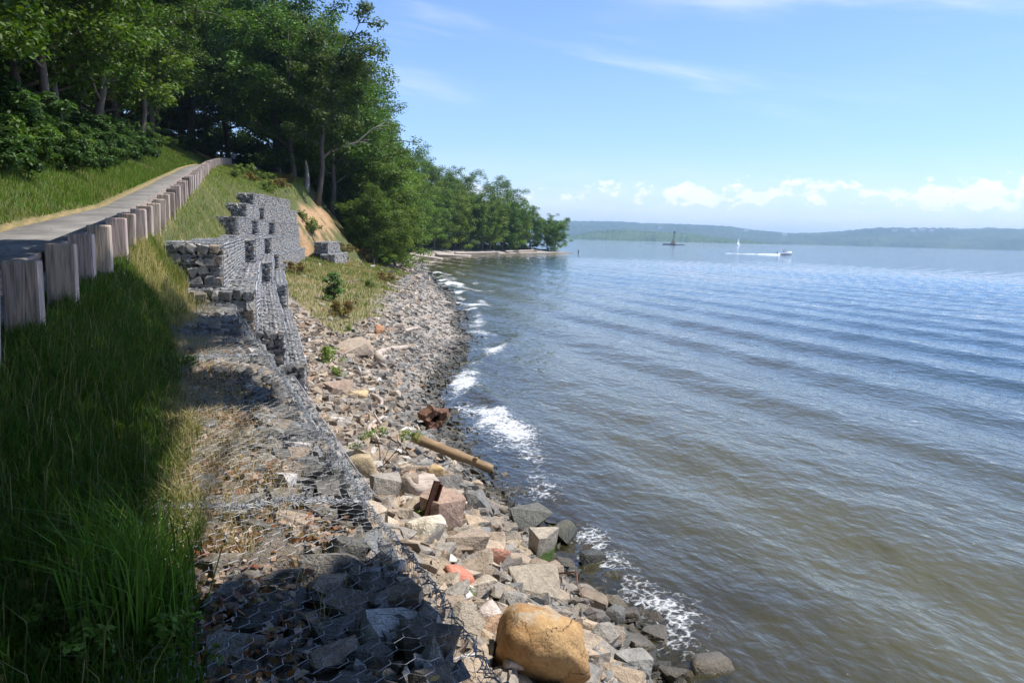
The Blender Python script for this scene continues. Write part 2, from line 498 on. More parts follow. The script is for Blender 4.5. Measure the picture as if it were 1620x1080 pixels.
M['bark'] = m_simple('bark', (0.10, 0.085, 0.07), 0.9, 0.2, 0, 0.6, 7, (3, 3, 0.4))
M['pale_bark'] = m_simple('pale_bark', (0.24, 0.215, 0.19), 0.9, 0.2, 0, 0.5, 8, (3, 3, 0.5))
M['drift'] = m_simple('driftwood', (0.40, 0.33, 0.27), 0.85, 0.2, 0, 0.4, 14, (0.25, 1, 1))
M['log'] = m_simple('brown_log', (0.22, 0.145, 0.075), 0.75, 0.3, 0, 0.75, 9, (0.2, 1, 1))
M['stump'] = m_simple('rotten_stump', (0.145, 0.078, 0.05), 0.9, 0.2, 0, 0.7, 14)
M['rust'] = m_simple('rusty_iron', (0.075, 0.032, 0.02), 0.85, 0.3, 0.2, 0.5, 30)
M['wire'] = m_simple('galvanised_wire', (0.27, 0.285, 0.305), 0.5, 0.5, 0.2)
M['core'] = m_simple('gabion_core', (0.045, 0.042, 0.038), 0.95, 0.1)
M['white'] = m_simple('white_paint', (0.8, 0.8, 0.78), 0.4)
M['sail'] = m_simple('sailcloth', (0.82, 0.82, 0.8), 0.7)
M['dark'] = m_simple('dark_metal', (0.06, 0.06, 0.065), 0.6)
M['tan'] = m_simple('tan_timber', (0.42, 0.28, 0.15), 0.8, 0.3, 0, 0.3, 3)
M['glass'] = m_simple('dark_glass', (0.05, 0.06, 0.08), 0.1)
M['skin'] = m_simple('skin', (0.45, 0.27, 0.2), 0.6)
M['shirt'] = m_simple('pale_shirt', (0.55, 0.58, 0.68), 0.8)
M['trousers'] = m_simple('navy_cloth', (0.02, 0.03, 0.08), 0.8)
M['hair'] = m_simple('hair', (0.05, 0.035, 0.025), 0.7)
M['housewall'] = m_simple('house_wall', (0.72, 0.7, 0.66), 0.8)
M['houseroof'] = m_simple('house_roof', (0.2, 0.17, 0.16), 0.8)

# asphalt
m, t = new_mat('asphalt')
pos = t.n('ShaderNodeNewGeometry').outputs['Position']
fine = t.noise(pos, 60, 4, 0.7); patchy = t.noise(pos, 0.8, 4, 0.6)
c = t.mix(t.maprange(patchy, 0.3, 0.7), (0.135, 0.128, 0.118), (0.24, 0.226, 0.205))
crk = t.n('ShaderNodeTexVoronoi', i_Vector=t.n('ShaderNodeVectorMath', operation='ADD', i_0=pos, i_1=t.comb(t.noise(pos, 1.2, 3, 0.6), t.noise(pos, 1.3, 3, 0.6), 0.0)).outputs[0], i_Scale=0.5, feature='DISTANCE_TO_EDGE').outputs[0]
c = t.mix(t.maprange(crk, 0.0, 0.012, 0.7, 0.0), c, (0.07, 0.065, 0.06))
g = t.maprange(fine, 0.3, 0.7, 0.8, 1.2, False)
c = t.mix(1.0, c, t.comb(g, g, g), 'MULTIPLY')
finish(t, principled(t, c, 0.9, bump(t, fine, 0.4, 0.01), 0.3)); M['asphalt'] = m

# ground: soil / gravel / eroded clay from point colours, plus grain
m, t = new_mat('ground')
pos = t.n('ShaderNodeNewGeometry').outputs['Position']
a = t.n('ShaderNodeAttribute', attribute_name='Col').outputs[0]
n1 = t.noise(pos, 5.0, 6, 0.65); n2 = t.noise(pos, 28, 5, 0.7)
vor = t.n('ShaderNodeTexVoronoi', i_Vector=pos, i_Scale=9.0).outputs[1]
vs = t.n('ShaderNodeSeparateColor', i_0=vor).outputs[0]
g = t.math('ADD', t.math('MULTIPLY', n1, 0.8), t.math('MULTIPLY', n2, 0.7))
g = t.math('ADD', g, t.math('MULTIPLY', vs, 0.35))
g = t.maprange(g, 0.4, 1.4, 0.55, 1.45, False)
c = t.mix(1.0, a, t.comb(g, g, g), 'MULTIPLY')
zz = t.n('ShaderNodeSeparateXYZ', i_0=pos).outputs[2]
w = t.maprange(t.math('ADD', zz, t.math('MULTIPLY', t.noise(pos, 1.1, 3, 0.6), 0.3)), 0.22, 0.42, 1.0, 0.0)
c = t.mix(w, c, t.mix(1.0, c, (0.34, 0.33, 0.29), 'MULTIPLY'))
finish(t, principled(t, c, t.maprange(w, 0, 1, 0.95, 0.5, False), bump(t, t.math('ADD', n1, n2), 0.8, 0.06), 0.2)); M['ground'] = m

# river water
m, t = new_mat('river_water')
geo = t.n('ShaderNodeNewGeometry'); pos = geo.outputs['Position']
px_, py_, pz_ = t.n('ShaderNodeSeparateXYZ', i_0=pos).outputs
deep = t.n('ShaderNodeAttribute', attribute_name='depth').outputs['Fac']
foam = t.n('ShaderNodeAttribute', attribute_name='foam').outputs['Fac']
wv = t.comb(px_, t.math('MULTIPLY', py_, 0.58), 0.0)
r1 = t.noise(wv, 1.15, 3, 0.5, 0.3)
r2 = t.noise(t.comb(px_, t.math('MULTIPLY', py_, 0.7), 2.0), 4.0, 2, 0.5, 0.25)
r3 = t.noise(t.comb(px_, t.math('MULTIPLY', py_, 0.07), 0.0), 0.17, 3, 0.5)
hh = t.math('ADD', t.math('MULTIPLY', r1, 0.21), t.math('MULTIPLY', r2, 0.095))
hh = t.math('ADD', hh, t.math('MULTIPLY', r3, 0.5))
nrm = bump(t, hh, 1.0, 0.40)
lay = t.n('ShaderNodeFresnel', i_IOR=1.33, i_Normal=nrm).outputs[0]
silt = t.noise(pos, 0.35, 4, 0.55)
shal = t.mix(silt, (0.066, 0.062, 0.026), (0.092, 0.084, 0.036))
body_c = t.mix(t.maprange(deep, 0.5, 3.2), shal, (0.030, 0.058, 0.072))
body = t.n('ShaderNodeBsdfDiffuse', i_0=body_c, i_Normal=nrm).outputs[0]
clear = t.n('ShaderNodeBsdfTransparent', i_0=(0.62, 0.56, 0.38, 1)).outputs[0]
opac = t.maprange(deep, 0.0, 0.62, 0.25, 1.0)
under = t.n('ShaderNodeMixShader', i_0=opac, i_1=clear, i_2=body).outputs[0]
gl = t.n('ShaderNodeBsdfGlossy', i_0=(1, 1, 1, 1), i_Roughness=0.035, i_Normal=nrm).outputs[0]
wat = t.n('ShaderNodeMixShader', i_0=lay, i_1=under, i_2=gl).outputs[0]
fn = t.noise(pos, 6.0, 8, 0.72, 0.9)
fv = t.n('ShaderNodeTexVoronoi', i_Vector=pos, i_Scale=7.0, feature='DISTANCE_TO_EDGE').outputs[0]
lace = t.math('ADD', fn, t.maprange(fv, 0.0, 0.2, 0.10, 0.0))
fm = t.math('MULTIPLY', 0.88, t.maprange(t.math('ADD', foam, t.math('MULTIPLY', t.math('SUBTRACT', lace, 0.60), 2.2)), 0.36, 0.95))
fw = t.n('ShaderNodeBsdfDiffuse', i_0=(0.66, 0.68, 0.69, 1), i_Normal=bump(t, fn, 0.8, 0.05)).outputs[0]
finish(t, t.n('ShaderNodeMixShader', i_0=fm, i_1=wat, i_2=fw).outputs[0]); M['water'] = m

# far wooded hills 
def m_wooded(name, ca, cb, sc1):
    m, t = new_mat(name)
    pos = t.n('ShaderNodeNewGeometry').outputs['Position']
    n1 = t.noise(pos, sc1, 5, 0.6); n2 = t.noise(pos, sc1*7, 3, 0.6)
    c = t.mix(t.maprange(n1, 0.35, 0.65), ca, cb)
    g = t.maprange(n2, 0.3, 0.7, 0.6, 1.3, False)
    c = t.mix(1.0, c, t.comb(g, g, g), 'MULTIPLY')
    finish(t, principled(t, c, 0.9, bump(t, n2, 1.0, 12.0), 0.1))
    return m
M['hills'] = m_wooded('far_woods', (0.022, 0.048, 0.018), (0.055, 0.085, 0.03), 0.0035)
M['point_woods'] = m_wooded('point_woods', (0.045, 0.085, 0.02), (0.075, 0.125, 0.03), 0.01)

# ------------------------------------------------------------------ the setting
def spaced(*segs):
    out = []
    for a, b, s in segs:
        out.append(np.arange(a, b, s))
    out.append([segs[-1][1]])
    return np.concatenate(out)
gx = spaced((-160, -40, 6), (-40, -12, 1.5), (-12, -6.4, .5), (-6.4, 6.0, .16), (6.0, 14, .3), (14, 30, .6), (30, 110, 1.6), (110, 200, 9), (200, 900, 100))
gy = spaced((-60, -6, 3), (-6, 1, .4), (1, 24, .18), (24, 40, .35), (40, 100, .6), (100, 250, 1.6), (250, 420, 6))
GX, GY = np.meshgrid(gx, gy)
GZ = terrain(GX, GY)
nx, ny = len(gx), len(gy)
ii = np.arange(ny-1)[:, None]*nx; jj = np.arange(nx-1)[None]
GF = np.stack([ii+jj, ii+jj+1, ii+nx+jj+1, ii+nx+jj], -1).reshape(-1, 4)
gV = np.stack([GX.ravel(), GY.ravel(), GZ.ravel()], -1)

def zone_masks(x, y):
    """grass, mound, clay (eroded), rubble, dry: 0..1"""
    x = np.asarray(x, float); y = np.asarray(y, float)
    wf, xs, wb, o = lin(WFB_T, y), xshore(y), lin(WBACK_T, y), off(y)
    f = (x-wf)/np.maximum(xs-wf, 0.5)
    nz = fbm(x*0.5, y*0.5, 21)-0.5
    lim = np.interp(y, [26, 30, 38, 48, 70, 80, 90], [0, 0.28, 0.50, 0.56, 0.62, 0.6, 0.0])
    mound = sstep(0.06, -0.06, f-lim+nz*0.25)*(x > wf-0.3)*sstep(26, 30, y)*sstep(3.2-(y-27)*0.12, 3.6-(y-27)*0.12, np.where(y < 36, x, 9))
    mound = mound*(lim > 0.02)
    cx = x-np.interp(y, [64, 68, 72, 78, 84], [4.4, 4.8, 5.6, 7.6, 9.5])
    clay = sstep(64.5, 66.5, y)*sstep(84, 78, y)*sstep(-0.6, 0.2, cx+nz)*sstep(2.6, 1.4, cx+nz*4)*sstep(0.36, 0.5, fbm(x*1.1, y*1.1, 27))
    beachy = (f > np.where(y < 66, -0.4, -0.02))*(1-mound)*(x > wb+0.3)
    return mound, clay, beachy, f, nz

mound, clay, beachy, f_, nz_ = zone_masks(gV[:, 0], gV[:, 1])
soil = np.array([0.13, 0.105, 0.065]); gsoil = np.array([0.085, 0.095, 0.035]); grav = np.array([0.30, 0.265, 0.225]); clayc = np.array([0.37, 0.235, 0.13]); dry = np.array([0.42, 0.33, 0.19])
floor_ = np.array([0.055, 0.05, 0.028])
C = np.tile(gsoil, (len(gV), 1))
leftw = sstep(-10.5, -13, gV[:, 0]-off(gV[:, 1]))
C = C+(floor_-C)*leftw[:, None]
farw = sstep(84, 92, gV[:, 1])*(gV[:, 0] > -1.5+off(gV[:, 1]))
C = C+(floor_-C)*farw[:, None]
C = C+(grav-C)*np.asarray(beachy, float)[:, None]
C = C+(dry*0.75-C)*(mound*0.6)[:, None]
C = C+(clayc-C)*clay[:, None]
edge = np.exp(-((gV[:, 0]-off(gV[:, 1])+2.1+wleft(gV[:, 1]))/0.1)**2)+np.exp(-((gV[:, 0]-off(gV[:, 1])+2.0)/0.2)**2)
C = C+(np.array([0.36, 0.26, 0.13])-C)*(np.clip(edge, 0, 1)*(gV[:, 1] < 120)*0.8)[:, None]
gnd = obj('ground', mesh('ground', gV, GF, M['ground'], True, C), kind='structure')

# path: a sheet of asphalt with a real edge, laid over the graded bed
py = spaced((-30, 10, 1.0), (10, 100, .5), (100, 128, 1.0))
pv = []
for ff in (1.0, 0.97, 0.5, 0.03, 0.0):
    zz = zpath(py)+(0.012 if ff not in (1.0, 0.0) else -0.06)+(0.02 if ff == 0.5 else 0)
    pv.append(np.stack([-2.2-ff*(wleft(py)-0.25)+off(py)+0.05*np.sin(py*0.35)*(ff > 0.9), py, zz], -1))
pv = np.stack(pv, 1)
k = 5; i = np.arange(len(py)-1)[:, None]*k; j = np.arange(k-1)[None]
obj('path', mesh('path', pv.reshape(-1, 3), np.stack([i+j, i+j+1, i+k+j+1, i+k+j], -1).reshape(-1, 4), M['asphalt'], True), kind='structure')

# river: one sheet, fine towards the bank and coarse towards the far shore
na, nr = 760, 470
ang = np.linspace(R(-28), R(112), na)
rad = 4.2*(9000/4.2)**(np.linspace(0, 1, nr)**1.0)
AA, RR = np.meshgrid(ang, rad)
wx, wy = RR*np.sin(AA), RR*np.cos(AA)
shore = xshore(wy)
shx = np.gradient(np.interp(np.linspace(-60, 420, 2000), *np.array(SHORE_T).T), 480/2000)
slope = np.interp(wy, np.linspace(-60, 420, 2000), shx)
offs = (wx-shore)/np.sqrt(1+slope**2)             # metres off the water's edge
tip = wy > 246
depth = -terrain(wx, wy)
depth = np.where(tip & (wx > 20), 5.0, depth)
fade = sstep(260, 90, RR)
dsh = np.maximum(offs, 0)
ph = wx*1.0+0.05*wy+3.2*(fbm(wx*0.03, wy*0.012, 31)-0.5)+0.9*(vnoise(wx*0.16, wy*0.06, 33)-0.5)
amp = 0.085*(0.45+1.1*vnoise(wx*0.07, wy*0.03, 35))
sw = np.sin(2*np.pi*ph/5.6); sw = sw+0.35*np.sin(4*np.pi*ph/5.6+0.6)
chop = (fbm(wx*0.9+wy*0.2, wy*0.42, 41, 3)-0.5)*0.10+(fbm(wx*2.6-wy*0.3, wy*1.4, 43, 3)-0.5)*0.055*sstep(80, 25, RR)
damp = 0.25+0.75*sstep(0.0, 7.0, dsh)
wz = fade*(amp*sw*damp+chop*(0.4+0.6*sstep(0, 4, dsh)))
# small breakers running up the bank
brk_y = vnoise(wy*0.16+2.3, wy*0, 51)
brk_off = (0.55+0.45*sstep(12, 20, wy))*(0.6+1.5*vnoise(wy*0.28, wy*0, 52))+0.4*(fbm(wx*0.8, wy*0.8, 57)-0.5)
brk_amt = np.interp(wy, [0, 6, 9, 12, 15, 17, 20, 24, 27, 29, 33, 36, 40, 46, 52, 60, 70, 90, 110, 135, 150], [.3, .38, .52, .5, .42, .6, 1, 1, .75, .45, .9, 1, .5, .85, 1, .7, 1, 1, .9, .5, 0])
ridge = np.exp(-((offs-brk_off)/0.42)**2)*brk_amt*(brk_y*0.6+0.6)
wz = wz+ridge*0.13
# foam: on the breakers, washing back to the stones, and thin lace off the rocks
wash = sstep(2.2, 0.0, offs-0.15)*sstep(-1.4, -0.1, offs)
patch = fbm(wx*0.55, wy*0.55, 61, 4); fine = fbm(wx*2.2, wy*2.2, 63, 4)
scale_far = 1+sstep(40, 120, RR)*1.6
foam = 0.95*np.exp(-((offs-brk_off*0.8)/(0.55*scale_far))**2)*brk_amt*sstep(0.34, 0.64, patch)+0.62*wash*brk_amt*sstep(0.35, 0.7, fine*0.6+patch*0.4)
# second and third lines of surf in the bay
for kk, o2 in enumerate((2.6, 4.6)):
    lim2 = sstep(44, 60, wy)*sstep(130, 95, wy)
    foam = foam+0.75*lim2*np.exp(-((offs-o2-1.6*(vnoise(wy*0.12, wy*0, 70+kk)-0.5))/0.55)**2)*sstep(0.42, 0.6, fbm(wy*0.16, wx*0.02, 74+kk, 3))
# flecks of foam drifting off the near bank
fleck = sstep(0.80, 0.86, fbm(wx*3.0, wy*3.0, 66, 2))*sstep(0.44, 0.6, fbm(wx*0.35, wy*0.35, 67, 3))*sstep(16, 2, offs)*sstep(22, 12, RR)
foam = np.clip(foam+fleck*0.75, 0, 1)
i = np.arange(nr-1)[:, None]*na; j = np.arange(na-1)[None]
WF = np.stack([i+j, i+j+1, i+na+j+1, i+na+j], -1).reshape(-1, 4)
keep = (depth.ravel()[WF] > -0.5).any(1)
WF = WF[keep]
used = np.unique(WF); remap = np.zeros(na*nr, int); remap[used] = np.arange(len(used))
WV = np.stack([wx.ravel(), wy.ravel(), wz.ravel()], -1)[used]
obj('river_water', mesh('river_water', WV, remap[WF], M['water'], True, None, {'depth': depth.ravel()[used], 'foam': foam.ravel()[used]}), kind='structure')

# far wooded hills across the river
def hills(name, tab, d0, d1, extra, seed, mat, nrad=34, na=620, a0=-0.28, a1=1.15, kind='structure', treeh=9):
    tab = np.asarray(tab, float)
    a = np.linspace(a0, a1, na)
    top = np.interp(np.tan(np.clip(a, -0.6, 0.95))*FPX+810, tab[:, 0], tab[:, 1])*(0.5*(d0+d1))/FPX
    v = np.linspace(0, 1, nrad)
    Aa, Vv = np.meshgrid(a+YAW, v)
    D = d0+(d1-d0)*Vv+extra*(fbm(Aa*40, Aa*0, seed)-0.5)*(1-Vv)
    prof = np.sin(np.clip(Vv/0.78, 0, 1)*np.pi/2)**0.8*np.where(Vv > 0.78, 1-((Vv-0.78)/0.22)**2*0.55, 1)
    H = top[None]*prof*(1+0.30*(fbm(Aa*30, Vv*5, seed+3, 4)-0.5)*np.minimum(1, Vv*3)*(1-sstep(0.5, 0.8, Vv)))
    H = H+treeh*(vnoise(Aa*420, Vv*26, seed+9)-0.2)*np.minimum(1, top[None]/15)*(Vv > 0.0)
    H = np.where(Vv == 0, -3, H)
    V = np.stack([D*np.sin(Aa), D*np.cos(Aa), H], -1).reshape(-1, 3)
    i = np.arange(nrad-1)[:, None]*na; j = np.arange(na-1)[None]
    return obj(name, mesh(name, V, np.stack([i+j, i+na+j, i+na+j+1, i+j+1], -1).reshape(-1, 4)[:, ::-1], mat, True), kind=kind)
HT = [(-600, 20), (400, 22), (800, 26), (905, 28), (960, 28), (1010, 27), (1065, 27), (1130, 25), (1170, 21), (1200, 18.5), (1240, 15.5), (1290, 17), (1330, 22), (1380, 27), (1430, 27.5), (1500, 26), (1560, 29), (1620, 28), (1800, 30), (2400, 24)]
hills('hills', HT, 4300, 6200, 260, 81, M['hills'], treeh=14)
PT = [(880, 0), (905, 5), (930, 12), (960, 14.5), (985, 16), (1010, 14), (1050, 12.5), (1085, 12), (1110, 8), (1145, 5.5), (1180, 3.5), (1230, 0)]
hills('wooded_point', PT, 3000, 3320, 60, 91, M['point_woods'], 16, 420, 0.05, 0.34, 'structure', treeh=7)


# ------------------------------------------------------------------ stone prototypes
rs = np.random.default_rng(7)
def proto(npts, box=0.35):
    p = rs.normal(size=(npts, 3)); p /= np.linalg.norm(p, axis=1, keepdims=True)
    p = np.sign(p)*np.abs(p)**box
    p *= rs.uniform(0.78, 1.0, (npts, 1))
    p /= np.abs(p).max(0)
    return hull_mesh(p*0.5)
SMALL = [proto(8, 0.5) for _ in range(10)]
MED = [proto(13, 0.42) for _ in range(12)]

def rough_rock(seed, npts=16, box=0.45, sub=2, rough=0.05, smooth=0.4):
    """a larger rock: broken hull, subdivided and chipped"""
    g = np.random.default_rng(seed)
    p = g.normal(size=(npts, 3)); p /= np.linalg.norm(p, axis=1, keepdims=True)
    p = np.sign(p)*np.abs(p)**box; p *= g.uniform(0.8, 1, (npts, 1)); p /= np.abs(p).max(0)
    V, F = hull_mesh(p*0.5)
    bm = bmesh.new()
    vs = [bm.verts.new(v) for v in V]
    for f in F: bm.faces.new([vs[i] for i in f])
    for s in range(sub):
        bmesh.ops.subdivide_edges(bm, edges=bm.edges[:], cuts=1, use_grid_fill=True)
        if smooth > 0: bmesh.ops.smooth_vert(bm, verts=bm.verts[:], factor=smooth*(0.6 if s else 1), use_axis_x=True, use_axis_y=True, use_axis_z=True)
    bm.verts.ensure_lookup_table()
    V = np.array([v.co[:] for v in bm.verts]); bmesh.ops.triangulate(bm, faces=bm.faces[:])
    F = np.array([[v.index for v in f.verts] for f in bm.faces]); bm.free()
    n = V/(np.linalg.norm(V, axis=1, keepdims=True)+1e-9)
    d = (fbm(V[:, 0]*4+seed, V[:, 1]*4+V[:, 2]*3.1, seed, 4)-0.5)*2*rough
    V = V+n*d[:, None]
    V /= np.abs(V).max(0)*2
    return V, F

# ------------------------------------------------------------------ timber guardrail: square posts with a beam behind
fence = obj('timber_guardrail', None, loc=(-1.84, 6.75, zpath(6.75)), label='weathered timber guardrail of square posts climbing beside the paved path', cat='guardrail')
def post_mesh(seed):
    g = np.random.default_rng(seed)
    bm = bmesh.new()
    bmesh.ops.create_cube(bm, size=1.0)
    for v in bm.verts: v.co = Vector((v.co.x*0.29, v.co.y*0.24, (v.co.z+0.5)*1.05-0.33))
    bmesh.ops.bevel(bm, geom=bm.edges[:], offset=0.022, segments=2, affect='EDGES', profile=0.6)
    for v in bm.verts:
        v.co.x += g.normal()*0.0018; v.co.y += g.normal()*0.0018
    me = bpy.data.meshes.new('post'); bm.to_mesh(me); bm.free()
    me.materials.append(M['post'])
    return me
pmesh = [post_mesh(s) for s in range(4)]
gp = np.random.default_rng(3)
ys = 6.75+1.55*np.arange(54)
for n, y in enumerate(ys):
    x = -1.84+off(y)
    k_ = gp.uniform(0.78, 1.12); tint = np.array([1.0, gp.uniform(0.93, 1.0), gp.uniform(0.88, 1.0)])*k_
    if n in (13, 18): tint = np.array([0.34, 0.33, 0.33])
    o = obj('post', pmesh[n % 4], fence, (x+1.84+gp.normal()*0.02, y-6.75, zpath(y)-zpath(6.75)+gp.normal()*0.015-0.02), (gp.normal()*0.012, gp.normal()*0.018, gp.normal()*0.04+(np.pi if n % 3 == 0 else 0)-0.02*(y > 70)), (gp.uniform(0.95, 1.05), 1, 1), color=tuple(tint))
for n in range(0, 53, 2):
    ya, yb = ys[n], ys[min(n+2, 53)]
    xa, xb = -2.085+off(ya), -2.085+off(yb)
    za, zb = zpath(ya)+0.50, zpath(yb)+0.50
    b = MB(); L_ = math.dist((xa, ya, za), (xb, yb, zb))
    bm = bmesh.new(); bmesh.ops.create_cube(bm, size=1.0)
    for v in bm.verts: v.co = Vector((v.co.x*0.2, (v.co.y+0.5)*(L_-0.01), v.co.z*0.24))
    bmesh.ops.bevel(bm, geom=bm.edges[:], offset=0.012, segments=1, affect='EDGES')
    me = bpy.data.meshes.new('rail'); bm.to_mesh(me); bm.free(); me.materials.append(M['rail'] if 'rail' in M else M.setdefault('rail', m_wood('rail_timber', (0.09, 0.075, 0.065), (0.26, 0.22, 0.19), 'Y')))
    obj('rail', me, fence, (xa+1.84, ya-6.75, za-zpath(6.75)), (math.atan2(zb-za, yb-ya), 0, -math.atan2(xb-xa, yb-ya)), color=(1, 1, 1))

# ------------------------------------------------------------------ gabions
HG, DG = 0.92, 1.15
GREYS = np.array([[0.20, 0.20, 0.19], [0.255, 0.25, 0.235], [0.16, 0.16, 0.155], [0.30, 0.285, 0.26], [0.22, 0.225, 0.225], [0.27, 0.235, 0.20]])
def face_grid(w, h, s, g):
    nu, nv = max(1, round(w/s)), max(1, round(h/s))
    u, v = np.meshgrid((np.arange(nu)+0.5)*w/nu, (np.arange(nv)+0.5)*h/nv)
    u = u+(np.arange(nv)[:, None] % 2-0.5)*0.4*w/nu
    u = np.clip(u+g.normal(size=u.shape)*s*0.12, s*0.45, w-s*0.45); v = np.clip(v+g.normal(size=v.shape)*s*0.1, s*0.4, h-s*0.4)
    return u.ravel(), v.ravel(), w/nu, h/nv

def gabion_fill(seed, L, s=0.115, ends=True):
    g = np.random.default_rng(seed)
    P, SC = [], []
    for face in ('front', 'top') + (('near', 'farend') if ends else ()):
        if face == 'front':
            u, v, du, dv = face_grid(L, HG, s, g); p = np.stack([u, 0.055+g.uniform(-.012, .02, len(u)), v], -1); sc_ = (du, 0.13, dv)
        elif face == 'top':
            u, v, du, dv = face_grid(L, DG, s, g); p = np.stack([u, v, HG-0.055+g.uniform(-.02, .012, len(u))], -1); sc_ = (du, dv, 0.13)
        elif face == 'near':
            u, v, du, dv = face_grid(DG, HG, s*1.3, g); p = np.stack([0.055+g.uniform(-.012, .02, len(u)), u, v], -1); sc_ = (0.14, du, dv)
        else:
            u, v, du, dv = face_grid(DG, HG, s*1.5, g); p = np.stack([L-0.06+0*u, u, v], -1); sc_ = (0.14, du, dv)
        P.append(p); SC.append(np.tile(sc_, (len(p), 1))*g.uniform(0.92, 1.3, (len(p), 3)))
    P = np.concatenate(P); SC = np.concatenate(SC); n = len(P)
    Mx = rotmat(g, n, 0.35)
    spin = np.eye(3)[None]+0*Mx
    a = g.normal(size=n)*0.3
    for q in range(n):
        ca, sa = math.cos(a[q]), math.sin(a[q]); spin[q] = [[ca, 0, sa], [0, 1, 0], [-sa, 0, ca]]
    cols = np.minimum(GREYS[g.integers(0, 6, n)]*g.uniform(0.9, 1.5, (n, 1)), 0.5)
    V, F, C = scatter(SMALL, g.integers(0, 10, n), P, spin, SC, cols)
    b = MB(); b.box((0.06, 0.07, 0.03), (L-0.06, DG-0.03, HG-0.07), (0.10, 0.096, 0.09)); bv, bf, bc = b.data()
    return np.concatenate([V, bv]), [F, bf[0]+len(V)], np.concatenate([C, bc])

def hex_edges(w, h, a=0.082, b=0.115):
    """double-twist hexagonal netting over a w x h panel: list of 2-D segments"""
    segs = []
    nu, nv = int(w/a)+2, int(h/(b*0.75))+2
    for r in range(nv):
        for q in range(nu):
            x = q*a+(a/2 if r % 2 else 0); y = r*b*0.75
            p = [(x, y+b*0.25), (x+a/2, y), (x+a, y+b*0.25)]
            segs += [(p[0], p[1]), (p[1], p[2]), (p[0], (x, y+b*0.5))]
    S_ = np.array(segs)
    ok = (S_[..., 0] >= -1e-6).all(1) & (S_[..., 0] <= w+1e-6).all(1) & (S_[..., 1] <= h+1e-6).all(1)
    return S_[ok]

def wires(P0, P1, r, k=3):
    """many short straight wires as k-sided prisms"""
    d = P1-P0; d = d/(np.linalg.norm(d, axis=1, keepdims=True)+1e-9)
    ref = np.where(np.abs(d[:, 2:3]) < 0.9, np.array([[0, 0, 1.0]]), np.array([[1.0, 0, 0]]))
    a = np.cross(d, ref); a /= np.linalg.norm(a, axis=1, keepdims=True); b = np.cross(d, a)
    th = np.arange(k)*2*np.pi/k
    ring = a[:, None]*np.cos(th)[None, :, None]+b[:, None]*np.sin(th)[None, :, None]
    r = np.broadcast_to(np.asarray(r, float), (len(P0),))[:, None, None]
    V = np.concatenate([P0[:, None]+ring*r, P1[:, None]+ring*r], 1).reshape(-1, 3)
    base = np.arange(len(P0))[:, None]*2*k
    F = np.stack([np.stack([base[:, 0]+j, base[:, 0]+(j+1) % k, base[:, 0]+k+(j+1) % k, base[:, 0]+k+j], -1) for j in range(k)], 1).reshape(-1, 4)
    return V, F

def gabion_wire(seed, L, rr=0.0017):
    g = np.random.default_rng(seed); A, B, Rr = [], [], []
    for face in ('front', 'top', 'near'):
        w, h = {'front': (L, HG), 'top': (L, DG), 'near': (DG, HG)}[face]
        s = hex_edges(w, h, 0.09, 0.125); u = s[..., 0]; v = s[..., 1]
        bulge = 0.028*np.sin(np.clip(u/w, 0, 1)*np.pi*max(1, round(w)))**2*np.sin(np.clip(v/h, 0, 1)*np.pi)+0.004*g.normal(size=u.shape)
        if face == 'front': p = np.stack([u, -0.02-bulge, v], -1)
        elif face == 'top': p = np.stack([u, v, HG+0.015+bulge*0.5], -1)
        else: p = np.stack([-0.02-bulge, u, v], -1)
        A.append(p[:, 0]); B.append(p[:, 1]); Rr.append(np.full(len(p), rr))
    c = [(-.02, -.02, 0), (L+.02, -.02, 0), (L+.02, -.02, HG+.015), (-.02, -.02, HG+.015), (-.02, DG, HG+.015), (L+.02, DG, HG+.015), (-.02, DG, 0)]
    for i0, i1 in ((0, 3), (3, 2), (1, 2), (3, 4), (4, 5), (5, 2), (0, 1), (4, 6), (0, 6)):
        for q in range(3):
            A.append(np.array([c[i0]])+g.normal(size=(1, 3))*0.007); B.append(np.array([c[i1]])+g.normal(size=(1, 3))*0.007); Rr.append(np.array([0.004]))
    V, F = wires(np.concatenate(A), np.concatenate(B), np.concatenate(Rr))
    return V, F

LSTD = 3.0
M['wire_far'] = m_simple('dusty_galvanised_wire', (0.37, 0.38, 0.40), 0.6, 0.4, 0.1)
FILL = []; FILL_NE = []; WIRE = []
for s in range(3):
    V, F, C = gabion_fill(100+s, LSTD); FILL.append(mesh('stone_fill', V, F, M['gabion_fill'], False, C))
    V, F = gabion_wire(110+s, LSTD); WIRE.append(mesh('wire_mesh', V, F, M['wire_far']))
MEDM = [mesh('stone', v, f, M['gabion_stone']) for v, f in MED]
gg = np.random.default_rng(17)

